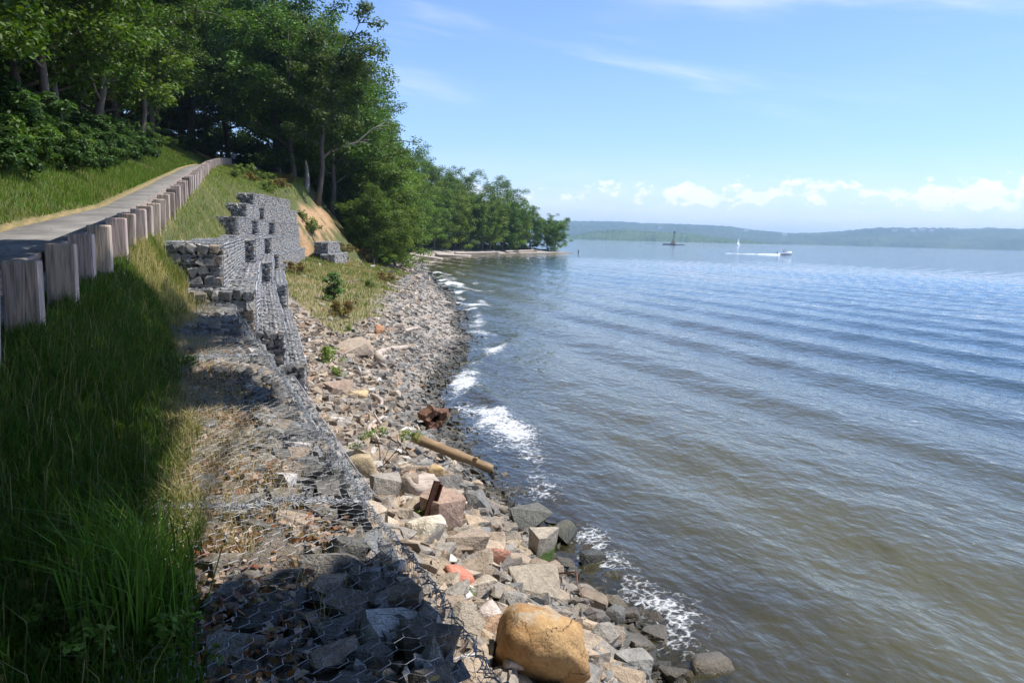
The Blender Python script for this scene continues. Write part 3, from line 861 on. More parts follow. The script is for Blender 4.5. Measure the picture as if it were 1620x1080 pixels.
def gabion(p0, p1, ztop, label, group, big_end=0, var=0, dep=1.0):
    """one basket; its front edge runs from p0 to p1; big_end = size of the picked-out stones on the end towards the camera"""
    p0 = np.array(p0, float); p1 = np.array(p1, float); L = np.linalg.norm(p1-p0)
    a = math.atan2(p1[1]-p0[1], p1[0]-p0[0])
    root = obj('gabion', None, None, (p0[0], p0[1], ztop-HG), (gg.normal()*0.008, gg.normal()*0.006, a), label=label, cat='gabion', group=group)
    o = obj('stone_fill', FILL[var % 3], root, (0.02 if not big_end else 0.10, 0, 0), scale=((L-(0 if not big_end else 0.09))/LSTD*0.995, dep, 1), kind='stuff')
    obj('wire_mesh', WIRE[var % 3], root, scale=(L/LSTD, dep, 1), kind='stuff')
    if big_end:
        u, v, du, dv = face_grid(DG*dep, HG, big_end, gg)
        for q in range(len(u)):
            c = GREYS[gg.integers(0, 6)]*gg.uniform(0.8, 1.2)
            if gg.random() < 0.12: c = np.array([0.30, 0.235, 0.18])
            obj('stone', MEDM[gg.integers(0, 12)], root, (0.07+gg.uniform(-.02, .015), u[q], v[q]), (gg.normal()*0.25, gg.normal()*0.15, gg.normal()*0.15), (0.16, du*gg.uniform(0.98, 1.22), dv*gg.uniform(0.98, 1.2)), color=tuple(c))
    return root

RUNS = [  # row name, top z, points of the front edge, size of picked-out end stones
    ('topmost row', 7.45, (1.2, 57.8), (4.2, 67.5), 0), ('second row from the top, short run', 6.52, (.65, 49.6), (1.5, 55.6), 0),
    ('second row from the top, long run', 6.52, (1.8, 55.5), (4.7, 67), 0), ('third row, near run', 5.58, (.1, 42.3), (.85, 47.4), 0.21),
    ('third row, middle run', 5.58, (1.2, 47.3), (2.08, 56.5), 0), ('third row, far run', 5.58, (2.5, 56.3), (4.75, 66), 0),
    ('row level with the grass', 4.65, (-.3, 18.6), (.3, 32.7), 0.25), ('grass-level row, middle run', 4.65, (.7, 32.6), (1.35, 43), 0),
    ('grass-level row, far run', 4.65, (1.7, 42.8), (4.7, 64.5), 0), ('ledge row with dark end', 3.72, (.35, 17.9), (.92, 34.6), 0.22),
    ('ledge row, middle run', 3.72, (1.35, 34.5), (1.93, 45.9), 0), ('ledge row, far run', 3.72, (2.2, 45.8), (4.9, 62), 0),
    ('lower ledge row with dark end', 2.8, (1.0, 18.2), (1.46, 33.4), 0.17), ('lower ledge row, far run', 2.8, (1.9, 33.2), (2.4, 45), 0),
    ('bottom row beside the rubble', 1.9, (1.5, 19.0), (2.0, 33), 0.17), ('lower ledge row below the mattresses', 2.5, (.98, 8.2), (.49, 18.1), 0),
    ('bottom row below the mattresses', 1.62, (1.62, 10.0), (1.18, 18.9), 0)]
var = 0
for rn, zt, p0, p1, be in RUNS:
    p0, p1 = np.array(p0), np.array(p1)
    n = max(1, round(np.linalg.norm(p1-p0)/3.1))
    for q in range(n):
        a, b = p0+(p1-p0)*q/n, p0+(p1-p0)*(q+1)/n
        first = q == 0
        if n == 1: lab = f'grey stone gabion forming the {rn}'
        elif first: lab = f'grey stone gabion at the near end of the {rn}'
        else: lab = f'{ORD[q]} gabion from the near end of the {rn}'
        gabion(a, b, zt+gg.normal()*0.015, lab.replace(', ', ' '), 'gabions of the stepped retaining wall', be if first else 0, var, 1.75 if (zt < 6 and p0[1] > 30) else 1.55 if 'ledge row with dark end' == rn else 1.0)
        var += 1
gabion((7.0, 65.4), (8.4, 69.0), 4.12, 'upper of two gabions set apart beyond the dark gap', 'gabions of the stepped retaining wall', 0.2, 1)
gabion((7.4, 64.2), (9.0, 69.0), 3.2, 'lower of two gabions set apart beyond the dark gap', 'gabions of the stepped retaining wall', 0.2, 2)

# near gabions (mattress tops we look down on): every stone of the top layer on its own, netting over it
def near_top(x, y): return 3.36+0.16*(fbm(x*0.9, y*0.9, 201, 3)-0.5)
def near_front(y): return 1.0-0.062*y
def near_gabion(y0, y1, label, seed, s):
    g = np.random.default_rng(seed)
    xf = near_front(y0)
    root = obj('gabion', None, None, (xf, y0, 2.45), label=label, cat='gabion', group='flat-topped gabions underfoot')
    R0 = np.array([xf, y0, 2.45])
    ny_ = round((y1-y0)/s)
    cells = []
    for iy in range(ny_):
        nx_ = round(1.2/s)
        for ix in range(nx_):
            cells.append(((ix+0.5+(iy % 2-0.5)*0.45+g.normal()*0.14)*1.2/nx_, y0+(iy+0.5+g.normal()*0.14)*(y1-y0)/ny_))
    for cx, cy in cells:
        X = near_front(cy)-1.22+cx+0.03
        if X > near_front(cy)-0.03: X = near_front(cy)-0.05
        cy = min(max(cy, y0+s*0.4), y1-s*0.4)
        z = near_top(X, cy)
        sz = s*g.uniform(0.8, 1.25); th = g.uniform(0.10, 0.17)
        c = GREYS[g.integers(0, 6)]*g.uniform(0.7, 1.1)*np.array([1.05, 1.0, 0.92])*(0.62 if y0 < 4 else 0.9)  # nearest basket's stones coloured darker to stand in for deeper shade
        if g.random() < 0.1: c = np.array([0.36, 0.28, 0.21])*g.uniform(0.8, 1.1)
        if g.random() < 0.04: c = np.array([0.5, 0.47, 0.44])
        if g.random() < 0.15: continue
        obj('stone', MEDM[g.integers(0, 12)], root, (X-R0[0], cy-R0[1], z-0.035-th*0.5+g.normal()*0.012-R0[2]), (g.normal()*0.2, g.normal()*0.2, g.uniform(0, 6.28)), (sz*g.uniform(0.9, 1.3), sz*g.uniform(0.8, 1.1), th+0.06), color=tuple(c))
    # small stones, fines and the river-side face as one fill
    na_ = int((y1-y0)*260)
    fy = g.uniform(y0+0.02, y1-0.02, na_); fx = near_front(fy)-g.uniform(0, 1.22, na_)
    fz = near_top(fx, fy)-g.uniform(0.05, 0.11, na_)
    nf = int((y1-y0)*75)
    hy = g.uniform(y0+.05, y1-.05, nf); hx = near_front(hy)-0.07; hz = 2.45+g.uniform(0.03, 0.85, nf)
    P = np.concatenate([np.stack([fx, fy, fz], -1), np.stack([hx, hy, hz], -1)])
    SC = np.concatenate([g.uniform(0.04, 0.10, (na_, 3)), g.uniform(0.12, 0.24, (nf, 3))])
    n = len(P)
    V, F, C_ = scatter(SMALL, g.integers(0, 10, n), P, rotmat(g, n, 0.6), SC, GREYS[g.integers(0, 6, n)]*g.uniform(0.7, 1.25, (n, 1)))
    # body under the stones
    yy = np.linspace(y0+0.03, y1-0.03, 14)
    b = MB(); xa = near_front(yy)
    sec = np.stack([np.stack([xa-1.2, yy, 0*yy+2.45], -1), np.stack([xa-0.1, yy, 0*yy+2.45], -1), np.stack([xa-0.1, yy, near_top(xa-0.1, yy)-0.12], -1), np.stack([xa-1.2, yy, near_top(xa-1.2, yy)-0.12], -1)], 1)
    ii_ = np.arange(13)[:, None]*4; jj_ = np.arange(4)[None]
    b.add(sec.reshape(-1, 3), [np.stack([ii_+jj_, ii_+(jj_+1) % 4, ii_+4+(jj_+1) % 4, ii_+4+jj_], -1).reshape(-1, 4), np.array([[3, 2, 1, 0], [52, 53, 54, 55]])], (0.14, 0.115, 0.085))
    bv, bf, bc = b.data()
    obj('stone_fill', mesh('stone_fill', np.concatenate([V, bv])-R0, [F]+[x+len(V) for x in bf], M['gabion_fill'], False, np.concatenate([C_, bc])), root, kind='stuff')
    # netting: over the top and down the river side
    segs = hex_edges(1.25+0.9, y1-y0, 0.092, 0.118)
    def drape(p):
        u, v = p[..., 0], y0+p[..., 1]
        v = v+0.015*np.sin(u*7+v*3)
        xf_ = near_front(v)+0.015
        X = np.where(u < 1.25, xf_-1.25+u, xf_+0.02+0.03*np.sin(v*5))
        Z = np.where(u < 1.25, near_top(X, v)+0.012+0.045*fbm(X*3.2, v*3.2, 207, 3), near_top(xf_, v)+0.02-(u-1.25))
        return np.stack([X, v, Z], -1)
    Q = drape(segs)
    tw = np.abs(segs[:, 0, 0]-segs[:, 1, 0]) < 1e-6
    A = [Q[:, 0]]; B = [Q[:, 1]]; Rr = [np.where(tw, 0.0023, 0.0013)]
    # selvedge: twisted edge wires along both seams and the river edge
    def rope(pts, nst, r, amp):
        pts = np.asarray(pts)
        for q in range(nst):
            tt = np.linspace(0, 1, len(pts)); phs = g.uniform(0, 6.28)
            o_ = np.stack([np.cos(tt*len(pts)*1.9+phs), np.sin(tt*len(pts)*1.3+phs)*0.7, np.sin(tt*len(pts)*1.9+phs)], -1)*amp+g.normal(size=(len(pts), 3))*amp*0.4
            p = pts+o_
            A.append(p[:-1]); B.append(p[1:]); Rr.append(np.full(len(p)-1, r))
    for yy_ in (y0+0.015, y1-0.015):
        u = np.linspace(0, 1.25, 40); rope(drape(np.stack([u, np.full(40, yy_-y0)], -1))+np.array([0, 0, 0.02]), 5, 0.0022, 0.018)
    v = np.linspace(0, y1-y0, int((y1-y0)*26)); rope(drape(np.stack([np.full(len(v), 1.245), v], -1)), 5, 0.0022, 0.018)
    V, F = wires(np.concatenate(A), np.concatenate(B), np.concatenate(Rr), 4)
    obj('wire_mesh', mesh('wire_mesh', V-R0, F, M['wire']), root, kind='stuff')
    return root
near_gabion(0.4, 4.7, 'nearest flat gabion in shade with large hexagonal netting over dark stones toned down for shade', 301, 0.23)
near_gabion(4.7, 10.3, 'sunlit flat gabion with wire netting strewn with dead leaves and dry grass', 302, 0.20)
near_gabion(10.3, 17.9, 'flat gabion in tree shade ending at the dark stepped wall', 303, 0.20)

# ------------------------------------------------------------------ rocks of the bank
gr = np.random.default_rng(23)
ROCKM = []
for s in range(14):
    V, F = rough_rock(400+s, 10+s % 8, 0.36+0.05*(s % 6), 2, 0.07, 0.14)
    ROCKM.append(mesh('rock', V, F, M['rock'], False))
RCOL = np.array([[0.33, 0.29, 0.24], [0.28, 0.26, 0.23], [0.39, 0.33, 0.26], [0.23, 0.22, 0.205], [0.33, 0.28, 0.225], [0.30, 0.29, 0.275], [0.42, 0.37, 0.31], [0.20, 0.19, 0.185], [0.29, 0.245, 0.20]])
RCOL = RCOL*np.array([1.06, 0.97, 0.86])
placed = []
MARKS = []

hero_mesh = {}
def hero(px, py, w, h, col, label, seed, depth=1.0, rot=0.0, sub=2, rough=0.04, smooth=0.35, npts=16, box=0.5, sink=0.2, name='rock', mat='rock', tilt=(0, 0), cat='rock'):
    """a rock the photo singles out: px,py = middle of its foot, w,h in photo pixels"""
    p, k = hit(px, py-h*0.12)
    d = k
    W_, H_ = w/FPX*d, h/FPX*d
    H_ = H_*1.05/(1-sink)
    V, F = rough_rock(seed, npts, box, sub, rough, smooth)
    me = mesh(name, V, F, M[mat], smooth > 0.3)
    D_ = W_*depth
    # push back by half its depth, keep it on the slope
    dirv = np.array([p[0], p[1]])/math.hypot(p[0], p[1])
    q = np.array([p[0], p[1]])+dirv*D_*0.25
    z = tz(*q)
    o = obj(name, me, None, (q[0], q[1], z+H_*(0.5-sink)), (tilt[0], tilt[1], -YAW*0.5+rot), (W_*1.05, D_, H_), label=label, cat=cat, color=col)
    placed.append((q[0], q[1], max(W_, D_)*0.5))
    MARKS.append((px, py-h*0.5, label))
    return o

hero(850, 1106, 142, 126, (0.38, 0.235, 0.105), 'big rounded ochre boulder at the foot of the near gabion', 501, 0.9, 0.2, 3, 0.06, 0.5, 14, 0.58, 0.16, 'boulder', 'ochre', cat='boulder')
hero(726, 932, 46, 36, (0.52, 0.20, 0.13), 'pinkish red rock just below the gabion edge', 502, 0.9, 0.4)
hero(792, 897, 44, 28, (0.42, 0.215, 0.15), 'reddish brown rock above the mossy pointed rock', 503, 0.9, 0.1)
hero(674, 868, 64, 42, (0.60, 0.53, 0.41), 'cream rock against the gabion netting', 504, 0.9, 0.3, 2, 0.05, 0.3)
hero(696, 838, 66, 52, (0.36, 0.25, 0.185), 'pinkish brown angular rock beside the rusty iron stake', 505, 0.9, 0.7, 1, 0.03, 0.1)
hero(573, 762, 48, 38, (0.40, 0.31, 0.19), 'rounded tan boulder at the foot of the leaning seedling', 506, 0.9, 0.0, 2, 0.03, 0.45, name='boulder', cat='boulder')
hero(858, 905, 54, 62, (0.34, 0.30, 0.24), 'tall pointed rock with green moss near the surf', 507, 0.8, 0.5, 2, 0.04, 0.12, 9, 0.5, 0.12, mat='rock')
hero(838, 850, 58, 38, (0.15, 0.15, 0.13), 'dark wet block standing in the surf', 508, 0.9, 0.3, 1, 0.02, 0.08, 10, 0.3)
hero(892, 868, 48, 30, (0.15, 0.145, 0.11), 'dark wet wedge-shaped rock in the wash', 509, 0.8, 0.9, 1, 0.02, 0.08, 8, 0.5)
hero(917, 1052, 26, 40, (0.60, 0.53, 0.46), 'small whitish rock wedged beside the ochre boulder', 510, 0.8)
hero(846, 948, 92, 36, (0.33, 0.28, 0.21), 'long flat brown slab lying behind the ochre boulder', 511, 0.7, 0.25, 1, 0.03, 0.08, 10, 0.3)
hero(775, 1000, 50, 44, (0.52, 0.44, 0.38), 'pale pinkish rock touching the near side of the ochre boulder', 512, 0.9)
hero(1122, 1084, 70, 34, (0.34, 0.27, 0.20), 'brown rock at the bottom edge where the water breaks', 513, 0.8)
hero(690, 764, 28, 26, (0.52, 0.36, 0.185), 'small yellowish stone uphill from the fallen log', 514, 0.9, 0, 2, 0.03, 0.4)
hero(528, 722, 20, 22, (0.66, 0.62, 0.55), 'small white stone at the gabion corner', 515, 0.9)
hero(548, 560, 78, 18, (0.43, 0.34, 0.25), 'large flat tan slab above the curved driftwood', 516, 0.9, 0.5, 1, 0.02, 0.08, 10, 0.3, 0.25)
hero(532, 622, 62, 15, (0.31, 0.225, 0.165), 'long brown slab beside the bottom gabion row', 517, 0.6, 0.9, 1, 0.02, 0.08, 10, 0.3)
hero(600, 534, 16, 17, (0.48, 0.25, 0.13), 'small orange stone on the rubble beach', 518, 0.9)
hero(570, 632, 28, 13, (0.54, 0.40, 0.22), 'flat yellow stone on the rubble slope', 519, 0.9, 0.2, 2, 0.03, 0.45)
hero(760, 948, 62, 26, (0.44, 0.37, 0.28), 'long beige stone below the pinkish red rock', 520, 0.6, 0.6, 1, 0.03, 0.1)
hero(735, 880, 70, 34, (0.35, 0.275, 0.205), 'brown angular slab between cream and reddish rocks', 521, 0.8, 0.2, 1, 0.03, 0.1, 10, 0.35)
hero(612, 795, 60, 40, (0.32, 0.285, 0.24), 'grey block uphill from the split driftwood stump', 522, 0.9, 0.3, 1, 0.03, 0.1, 10, 0.3)
hero(706, 782, 46, 28, (0.24, 0.225, 0.20), 'dark upright slab propped under the fallen log', 523, 0.6, 0.7, 1, 0.03, 0.1, 9, 0.35)
hero(805, 975, 58, 30, (0.29, 0.27, 0.24), 'grey flat rock in front of the long brown slab', 524, 0.8, 0.4, 1, 0.03, 0.1)
hero(960, 1040, 60, 46, (0.26, 0.235, 0.20), 'dark brown rock right of the small whitish rock', 525, 0.8, 0.6, 1, 0.04, 0.1)
hero(1000, 1072, 64, 36, (0.25, 0.24, 0.215), 'grey rock at the bottom edge near the surf', 526, 0.8, 0.2, 1, 0.04, 0.1)
hero(648, 792, 34, 36, (0.29, 0.225, 0.17), 'reddish grey rock left of the rusty stake', 527, 0.8)
hero(935, 905, 44, 28, (0.16, 0.15, 0.12), 'dark rock awash beyond the mossy pointed rock', 528, 0.8, 0.2, 1, 0.02, 0.08)
hero(975, 990, 40, 24, (0.15, 0.145, 0.13), 'small dark rock in the white water', 529, 0.8, 0.8, 1, 0.02, 0.08)
hero(760, 815, 50, 30, (0.17, 0.165, 0.15), 'dark wet rock beside foam below the log', 530, 0.9, 0.3, 1, 0.02, 0.08)

# moss on the pointed rock, as a thin mat on its flank
mossy = [o for o in COL.objects if o.get('label', '').startswith('tall pointed')][0]
m, t = new_mat('mossy_rock')
pos = t.n('ShaderNodeNewGeometry').outputs['Position']; tcn = t.n('ShaderNodeTexCoord').outputs['Object']
oz = t.n('ShaderNodeSeparateXYZ', i_0=tcn).outputs
n1 = t.noise(pos, 12, 6, 0.65)
g_ = t.maprange(n1, 0.3, 0.75, 0.6, 1.35, False)
rc = t.mix(1.0, (0.36, 0.31, 0.24), t.comb(g_, g_, g_), 'MULTIPLY')
ms = t.maprange(t.math('ADD', t.math('MULTIPLY', oz[2], -1.0), t.math('MULTIPLY', n1, 0.9)), 0.38, 0.55)
finish(t, principled(t, t.mix(ms, rc, (0.085, 0.14, 0.02)), 0.85, bump(t, n1, 0.6, 0.04)))
mossy.data.materials[0] = m

# crowd of individual rocks: rejection-sampled so that they do not sit inside each other
cand = []
for q in range(9000):
    y = 2.5+gr.random()**1.5*40
    wf, xs = lin(WFB_T, y), float(xshore(y))
    x = gr.uniform(wf+0.12, xs+0.9)
    sz = (0.13+0.33*gr.random()**1.5)*(1.0 if y < 16 else 0.85 if gr.random() < 0.25 else 0.6)
    d = math.hypot(x, y)
    cand.append((sz/d, x, y, sz))
cand.sort(reverse=True)
n_rock = 0; CROWD = []
for _, x, y, sz in cand:
    if n_rock >= 255: break
    mo = float(zone_masks(np.array([x]), np.array([y]))[0][0])
    if mo > 0.3: continue
    if any((x-a)**2+(y-b)**2 < (0.80*(sz*0.5+c))**2 for a, b, c in placed): continue
    placed.append((x, y, sz*0.5))
    c = RCOL[gr.integers(0, 9)]*gr.uniform(0.8, 1.15)
    f = (x-lin(WFB_T, y))/(float(xshore(y))-lin(WFB_T, y))
    hz = sz*gr.uniform(0.3, 0.62)
    if f > 0.82:
        c = c*0.75; lab = 'dark angular rock in the wet band at the water\'s edge'
        grp = 'wet rocks along the waterline'
    elif f < 0.3:
        lab = 'brownish grey angular rock in the rubble close under the gabions'; grp = 'rocks of the upper rubble slope'
    elif y > 16:
        lab = 'weathered flat stone on the rubble beach below the stepped wall'; grp = 'stones of the rubble beach'
    else:
        lab = 'brownish grey angular rock in the middle of the rubble slope'; grp = 'rocks of the middle rubble slope'
    z = tz(x, y)
    CROWD.append((x, y, z, sz, c, lab, grp)); n_rock += 1
def to_px(x, y, z):
    v = Vector((x, y, z-CAM_Z)); k = v.dot(_f)
    return 810+FPX*v.dot(_r2)/k, 540-FPX*v.dot(_u2)/k
SHORT = {'big rounded ochre': 'ochre boulder', 'pinkish red rock': 'pinkish red rock', 'reddish brown rock': 'reddish brown rock', 'cream rock': 'cream rock', 'pinkish brown angular': 'rusty stake', 'rounded tan': 'rounded tan boulder', 'tall pointed': 'mossy pointed rock', 'dark wet block': 'wet block in the surf', 'small whitish': 'whitish rock by the boulder', 'long flat brown': 'long flat brown slab', 'brown rock at the bottom': 'brown rock at the bottom edge', 'small yellowish': 'fallen log', 'small white stone': 'white corner stone', 'large flat tan': 'large flat tan slab', 'long brown slab': 'long brown slab', 'small orange': 'small orange stone', 'flat yellow': 'flat yellow stone', 'dark rock awash': 'dark rock awash'}
MARKS = [(a, b, next(v for k, v in SHORT.items() if l.startswith(k))) for a, b, l in MARKS if any(l.startswith(k) for k in SHORT)]
MARKS += [(684, 665, 'hollow stump'), (620, 566, 'crooked driftwood'), (526, 450, 'green sapling'), (722, 735, 'middle of the fallen log')]
seen = {}
for x, y, z, sz, c, lab, grp in CROWD:
    u, v = to_px(x, y, z)
    a, b, nm = min(MARKS, key=lambda m_: (m_[0]-u)**2+(m_[1]-v)**2)
    side = ('right' if u > a else 'left') if abs(u-a) > abs(v-b) else ('above' if v < b else 'below')
    tone = 'dark grey' if c.mean() < 0.2 else 'reddish' if c[0] > c[1]*1.42 else 'pale tan' if c.mean() > 0.32 else 'brown' if c[0] > c[2]*1.45 else 'grey'
    seen.setdefault((tone, side, nm), []).append((math.hypot(u-a, v-b), x, y, z, sz, c, grp))
for (tone, side, nm), ms in seen.items():
    for q, (_, x, y, z, sz, c, grp) in enumerate(sorted(ms, key=lambda m_: m_[0])):
        rel = {'right': 'to the right of', 'left': 'to the left of', 'above': 'uphill behind', 'below': 'in front of'}[side]
        rank = ('' if len(ms) == 1 else 'nearest ' if q == 0 else ORD[q]+' nearest ')
        if len((rank+tone+rel+nm).split()) > 10: rel = rel.replace('to the ', '')
        lab = f'{rank}{tone} angular rock {rel} the {nm}'
        hz = sz*gr.uniform(0.22, 0.5)
        obj('rock', ROCKM[gr.integers(0, 14)], None, (x, y, z+hz*0.22), (gr.normal()*0.22, gr.normal()*0.22+0.25, gr.uniform(0, 6.28)), (sz*gr.uniform(0.95, 1.25), sz*gr.uniform(0.7, 1.0), hz), label=lab, cat='rock', group=grp, color=tuple(c))

# the rest of the rubble, too many to count
def rubble(n, yr, pw, smin, smax, seed, over=0.8):
    g = np.random.default_rng(seed)
    y = yr[0]+g.random(n)**pw*(yr[1]-yr[0])
    wf, xs = lin(WFB_T, y), xshore(y)
    f = g.random(n)
    x = wf+0.02+f*(xs+over-wf)
    mo, cl, be, _, _ = zone_masks(x, y)
    keep = (mo < 0.35) | (g.random(n) < 0.05)
    x, y = x[keep], y[keep]; wf, xs = wf[keep], xs[keep]; n = len(x)
    ff = (x-wf)/(xs-wf)
    s = (smin+(smax-smin)*g.random(n)**2.2)*np.where(ff > 0.75, 0.75, 1)*(1+np.clip(y-30, 0, 90)*0.008)
    sc_ = np.stack([s*g.uniform(0.9, 1.5, n), s*g.uniform(0.7, 1.1, n), s*g.uniform(0.35, 0.75, n)], -1)
    cols = RCOL[g.integers(0, 9, n)]*g.uniform(0.75, 1.2, (n, 1))
    pale = g.random(n) < 0.04; cols[pale] = np.array([0.6, 0.56, 0.5])
    warm = g.random(n) < 0.03; cols[warm] = np.array([0.42, 0.27, 0.17])
    slate = (g.random(n) < sstep(0.25, 0.9, ff)*0.75); cols[slate] = np.array([0.235, 0.225, 0.205])*g.uniform(0.75, 1.2, (slate.sum(), 1))
    z = terrain(x, y)+sc_[:, 2]*0.2
    return scatter(SMALL, g.integers(0, 10, n), np.stack([x, y, z], -1), rotmat(g, n, 0.45), sc_, cols)
parts = [rubble(15000, (1.5, 34), 1.15, 0.05, 0.32, 61), rubble(9000, (26, 75), 1.0, 0.09, 0.32, 62), rubble(6000, (70, 150), 1.0, 0.18, 0.6, 63, 0.6)]
n0 = 0; Vs, Fs, Cs = [], [], []
for V, F, C_ in parts:
    Vs.append(V); Fs.append(F+n0); Cs.append(C_); n0 += len(V)
obj('rubble', mesh('rubble', np.concatenate(Vs), np.concatenate(Fs), M['rubble'], False, np.concatenate(Cs)), label='loose grey and tan rubble covering the bank down to the water', cat='rubble', kind='stuff')

# ------------------------------------------------------------------ driftwood
def log_obj(name, pxa, pxb, r0, r1, mat, label, cat, lift=0.0, bend=0.0, k=12, seed=1, knots=(), seg=14, group=None):
    g = np.random.default_rng(seed)
    a, _ = hit(*pxa); b, _ = hit(*pxb)
    a[2] = tz(a[0], a[1])+r0*0.8+lift; b[2] = tz(b[0], b[1])+r1*0.8+lift
    L_ = np.linalg.norm(b-a); t_ = np.linspace(0, 1, seg)
    side = np.cross((b-a)/L_, (0, 0, 1))
    pts = np.zeros((seg, 3)); pts[:, 0] = t_*L_
    pts[:, 1] = bend*np.sin(t_*np.pi)*L_+0.12*r0*np.cumsum(g.normal(size=seg))*0.5
    rr = (r0+(r1-r0)*t_)*(1+0.06*g.normal(size=seg))
    mb = MB(); mb.tube(pts, rr, k)
    V, F, _c = mb.data()
    n = V-np.stack([V[:, 0], 0*V[:, 0], 0*V[:, 0]], -1)
    V = V+n*((fbm(V[:, 0]*6+seed, V[:, 1]*9/r0*0.05+V[:, 2]*7, seed, 4)-0.5)*0.28)[:, None]
    root = obj(name, mesh(name, V, F, mat, True), None, tuple(a), (0, -math.asin((b[2]-a[2])/L_), math.atan2(b[1]-a[1], b[0]-a[0])), label=label, cat=cat, group=group)
    root.rotation_euler = (0, -math.asin((b[2]-a[2])/L_), math.atan2(b[1]-a[1], b[0]-a[0]))
    for (tt, ln, rk, angk) in knots:
        mb = MB(); c0 = np.array([tt*L_, 0, 0]); dv = np.array([0.5, math.cos(angk), math.sin(angk)]); dv /= np.linalg.norm(dv)
        mb.tube([c0, c0+dv*(r0+ln*0.5), c0+dv*(r0+ln)], [rk, rk*0.85, rk*0.6], 8)
        obj('branch_stub', mb.mesh('branch_stub', mat, True), root)
    return root
log_obj('fallen_log', (652, 718), (778, 768), 0.108, 0.088, M['log'], 'long bare brown log lying across the rocks into the surf', 'log', 0.27, 0.01, 14, 3, [(0.74, 0.06, 0.045, 2.2), (0.985, 0.10, 0.03, -0.6)])
log_obj('driftwood_branch', (602, 580), (643, 556), 0.16, 0.09, M['drift'], 'thick bleached crooked driftwood branch on the rubble beach', 'driftwood', 0.1, 0.12, 10, 5, [(0.3, 0.35, 0.05, -1.2)])
log_obj('driftwood_plank', (690, 790), (738, 808), 0.05, 0.04, M['drift'], 'short bleached driftwood stick beside the rusty stake', 'driftwood', 0.08, 0, 8, 6)
log_obj('driftwood_root', (505, 606), (548, 600), 0.03, 0.015, M['drift'], 'thin curved bleached root near the bottom gabion row', 'driftwood', 0.05, 0.2, 6, 7)
log_obj('driftwood_branch', (596, 706), (606, 668), 0.06, 0.04, M['drift'], 'short white driftwood behind the leaning seedling', 'driftwood', 0.1, 0.1, 8, 8, [(0.6, 0.25, 0.03, 1.0)])
log_obj('driftwood_stick', (800, 1076), (826, 1079), 0.035, 0.03, M['drift'], 'pale driftwood stick under the ochre boulder at the bottom edge', 'driftwood', 0.1, 0, 8, 9)
log_obj('driftwood_branch', (640, 528), (660, 522), 0.09, 0.06, M['drift'], 'small straight driftwood piece high on the rubble beach', 'driftwood', 0.05, 0.02, 8, 10)
log_obj('driftwood_branch', (588, 630), (602, 648), 0.06, 0.04, M['drift'], 'short tan driftwood piece beside the flat yellow stone', 'driftwood', 0.05, 0.1, 8, 12)
for n, (a_, b_, r_) in enumerate([((632, 408), (672, 416), .28), ((640, 404), (700, 412), .3), ((655, 415), (690, 418), .25), ((628, 414), (650, 424), .25), ((690, 405), (745, 407), .3), ((720, 403), (790, 401), .28), ((800, 400), (850, 398), .3)]):
    log_obj('driftwood_log', a_, b_, r_, r_*0.7, M['drift'], f'{ORD[n]} bleached driftwood trunk from the left along the far beach', 'driftwood', 0.15, 0.03, 8, 20+n, group='driftwood on the far beach')
# split stump half
p, k_ = hit(655, 788)
V, F = rough_rock(551, 14, 0.5, 3, 0.09, 0.3)
obj('driftwood_stump', mesh('driftwood_stump', V, F, M['drift'], True), None, (p[0]+0.1, p[1]+0.1, tz(p[0], p[1])+0.14), (0.1, 0.2, 0.5), (0.75, 0.5, 0.42), label='split weathered stump of driftwood left of the rusty stake', cat='stump')
# hollow stump: ring of rotten wood with a hole and broken rim
p, k_ = hit(685, 680)
g = np.random.default_rng(77); nth, nl_ = 26, 9
th = np.linspace(0, 2*np.pi, nth, endpoint=False); ro = 0.40*(1+0.14*np.sin(3*th+1)+0.09*np.sin(5*th)+0.06*g.normal(size=nth))
ri = 0.10*(1+0.3*np.sin(2*th+0.5)+0.2*g.normal(size=nth))
Ls = [(-0.34, ri*0.8), (-0.30, ro*0.78), (-0.2, ro), (0.0, ro*1.03), (0.2, ro*0.98), (0.30, ro*0.9), (0.36+0.03*g.normal(size=nth), ro*0.72), (0.33+0.02*g.normal(size=nth), (ro+ri)*0.45), (0.31, ri*1.2), (0.1, ri), (-0.2, ri*0.6)]
V = np.concatenate([np.stack([np.broadcast_to(a, nth)+0*th+0.008*g.normal(size=nth), r_*np.cos(th), r_*np.sin(th)], -1) for a, r_ in Ls])
i = np.arange(len(Ls)-1)[:, None]*nth; j = np.arange(nth)[None]
F = np.stack([i+j, i+nth+j, i+nth+(j+1) % nth, i+(j+1) % nth], -1).reshape(-1, 4)
yaw_s = math.atan2(-p[1], -p[0])+0.25
obj('hollow_stump', mesh('hollow_stump', V, [F, np.array([np.arange(nth)+(len(Ls)-1)*nth])], M['stump'], False), None, (p[0], p[1], tz(p[0], p[1])+0.30), (0.1, -0.12, yaw_s), (0.8, 0.82, 0.76), label='reddish brown hollow stump with a hole stranded at the surf', cat='stump')
# rusty iron stake (an angle iron driven in at a slant)
p, k_ = hit(672, 826)
mb = MB(); mb.box((-0.06, -0.012, -0.25), (0.06, 0.012, 0.58)); mb.box((0.0485, -0.06, -0.25), (0.0705, -0.0125, 0.55))
obj('iron_stake', mb.mesh('iron_stake', M['rust']), None, (p[0], p[1], tz(p[0], p[1])), (0.1, 0.30, 0.5), label='dark rusty iron stake standing up among the rocks', cat='stake')
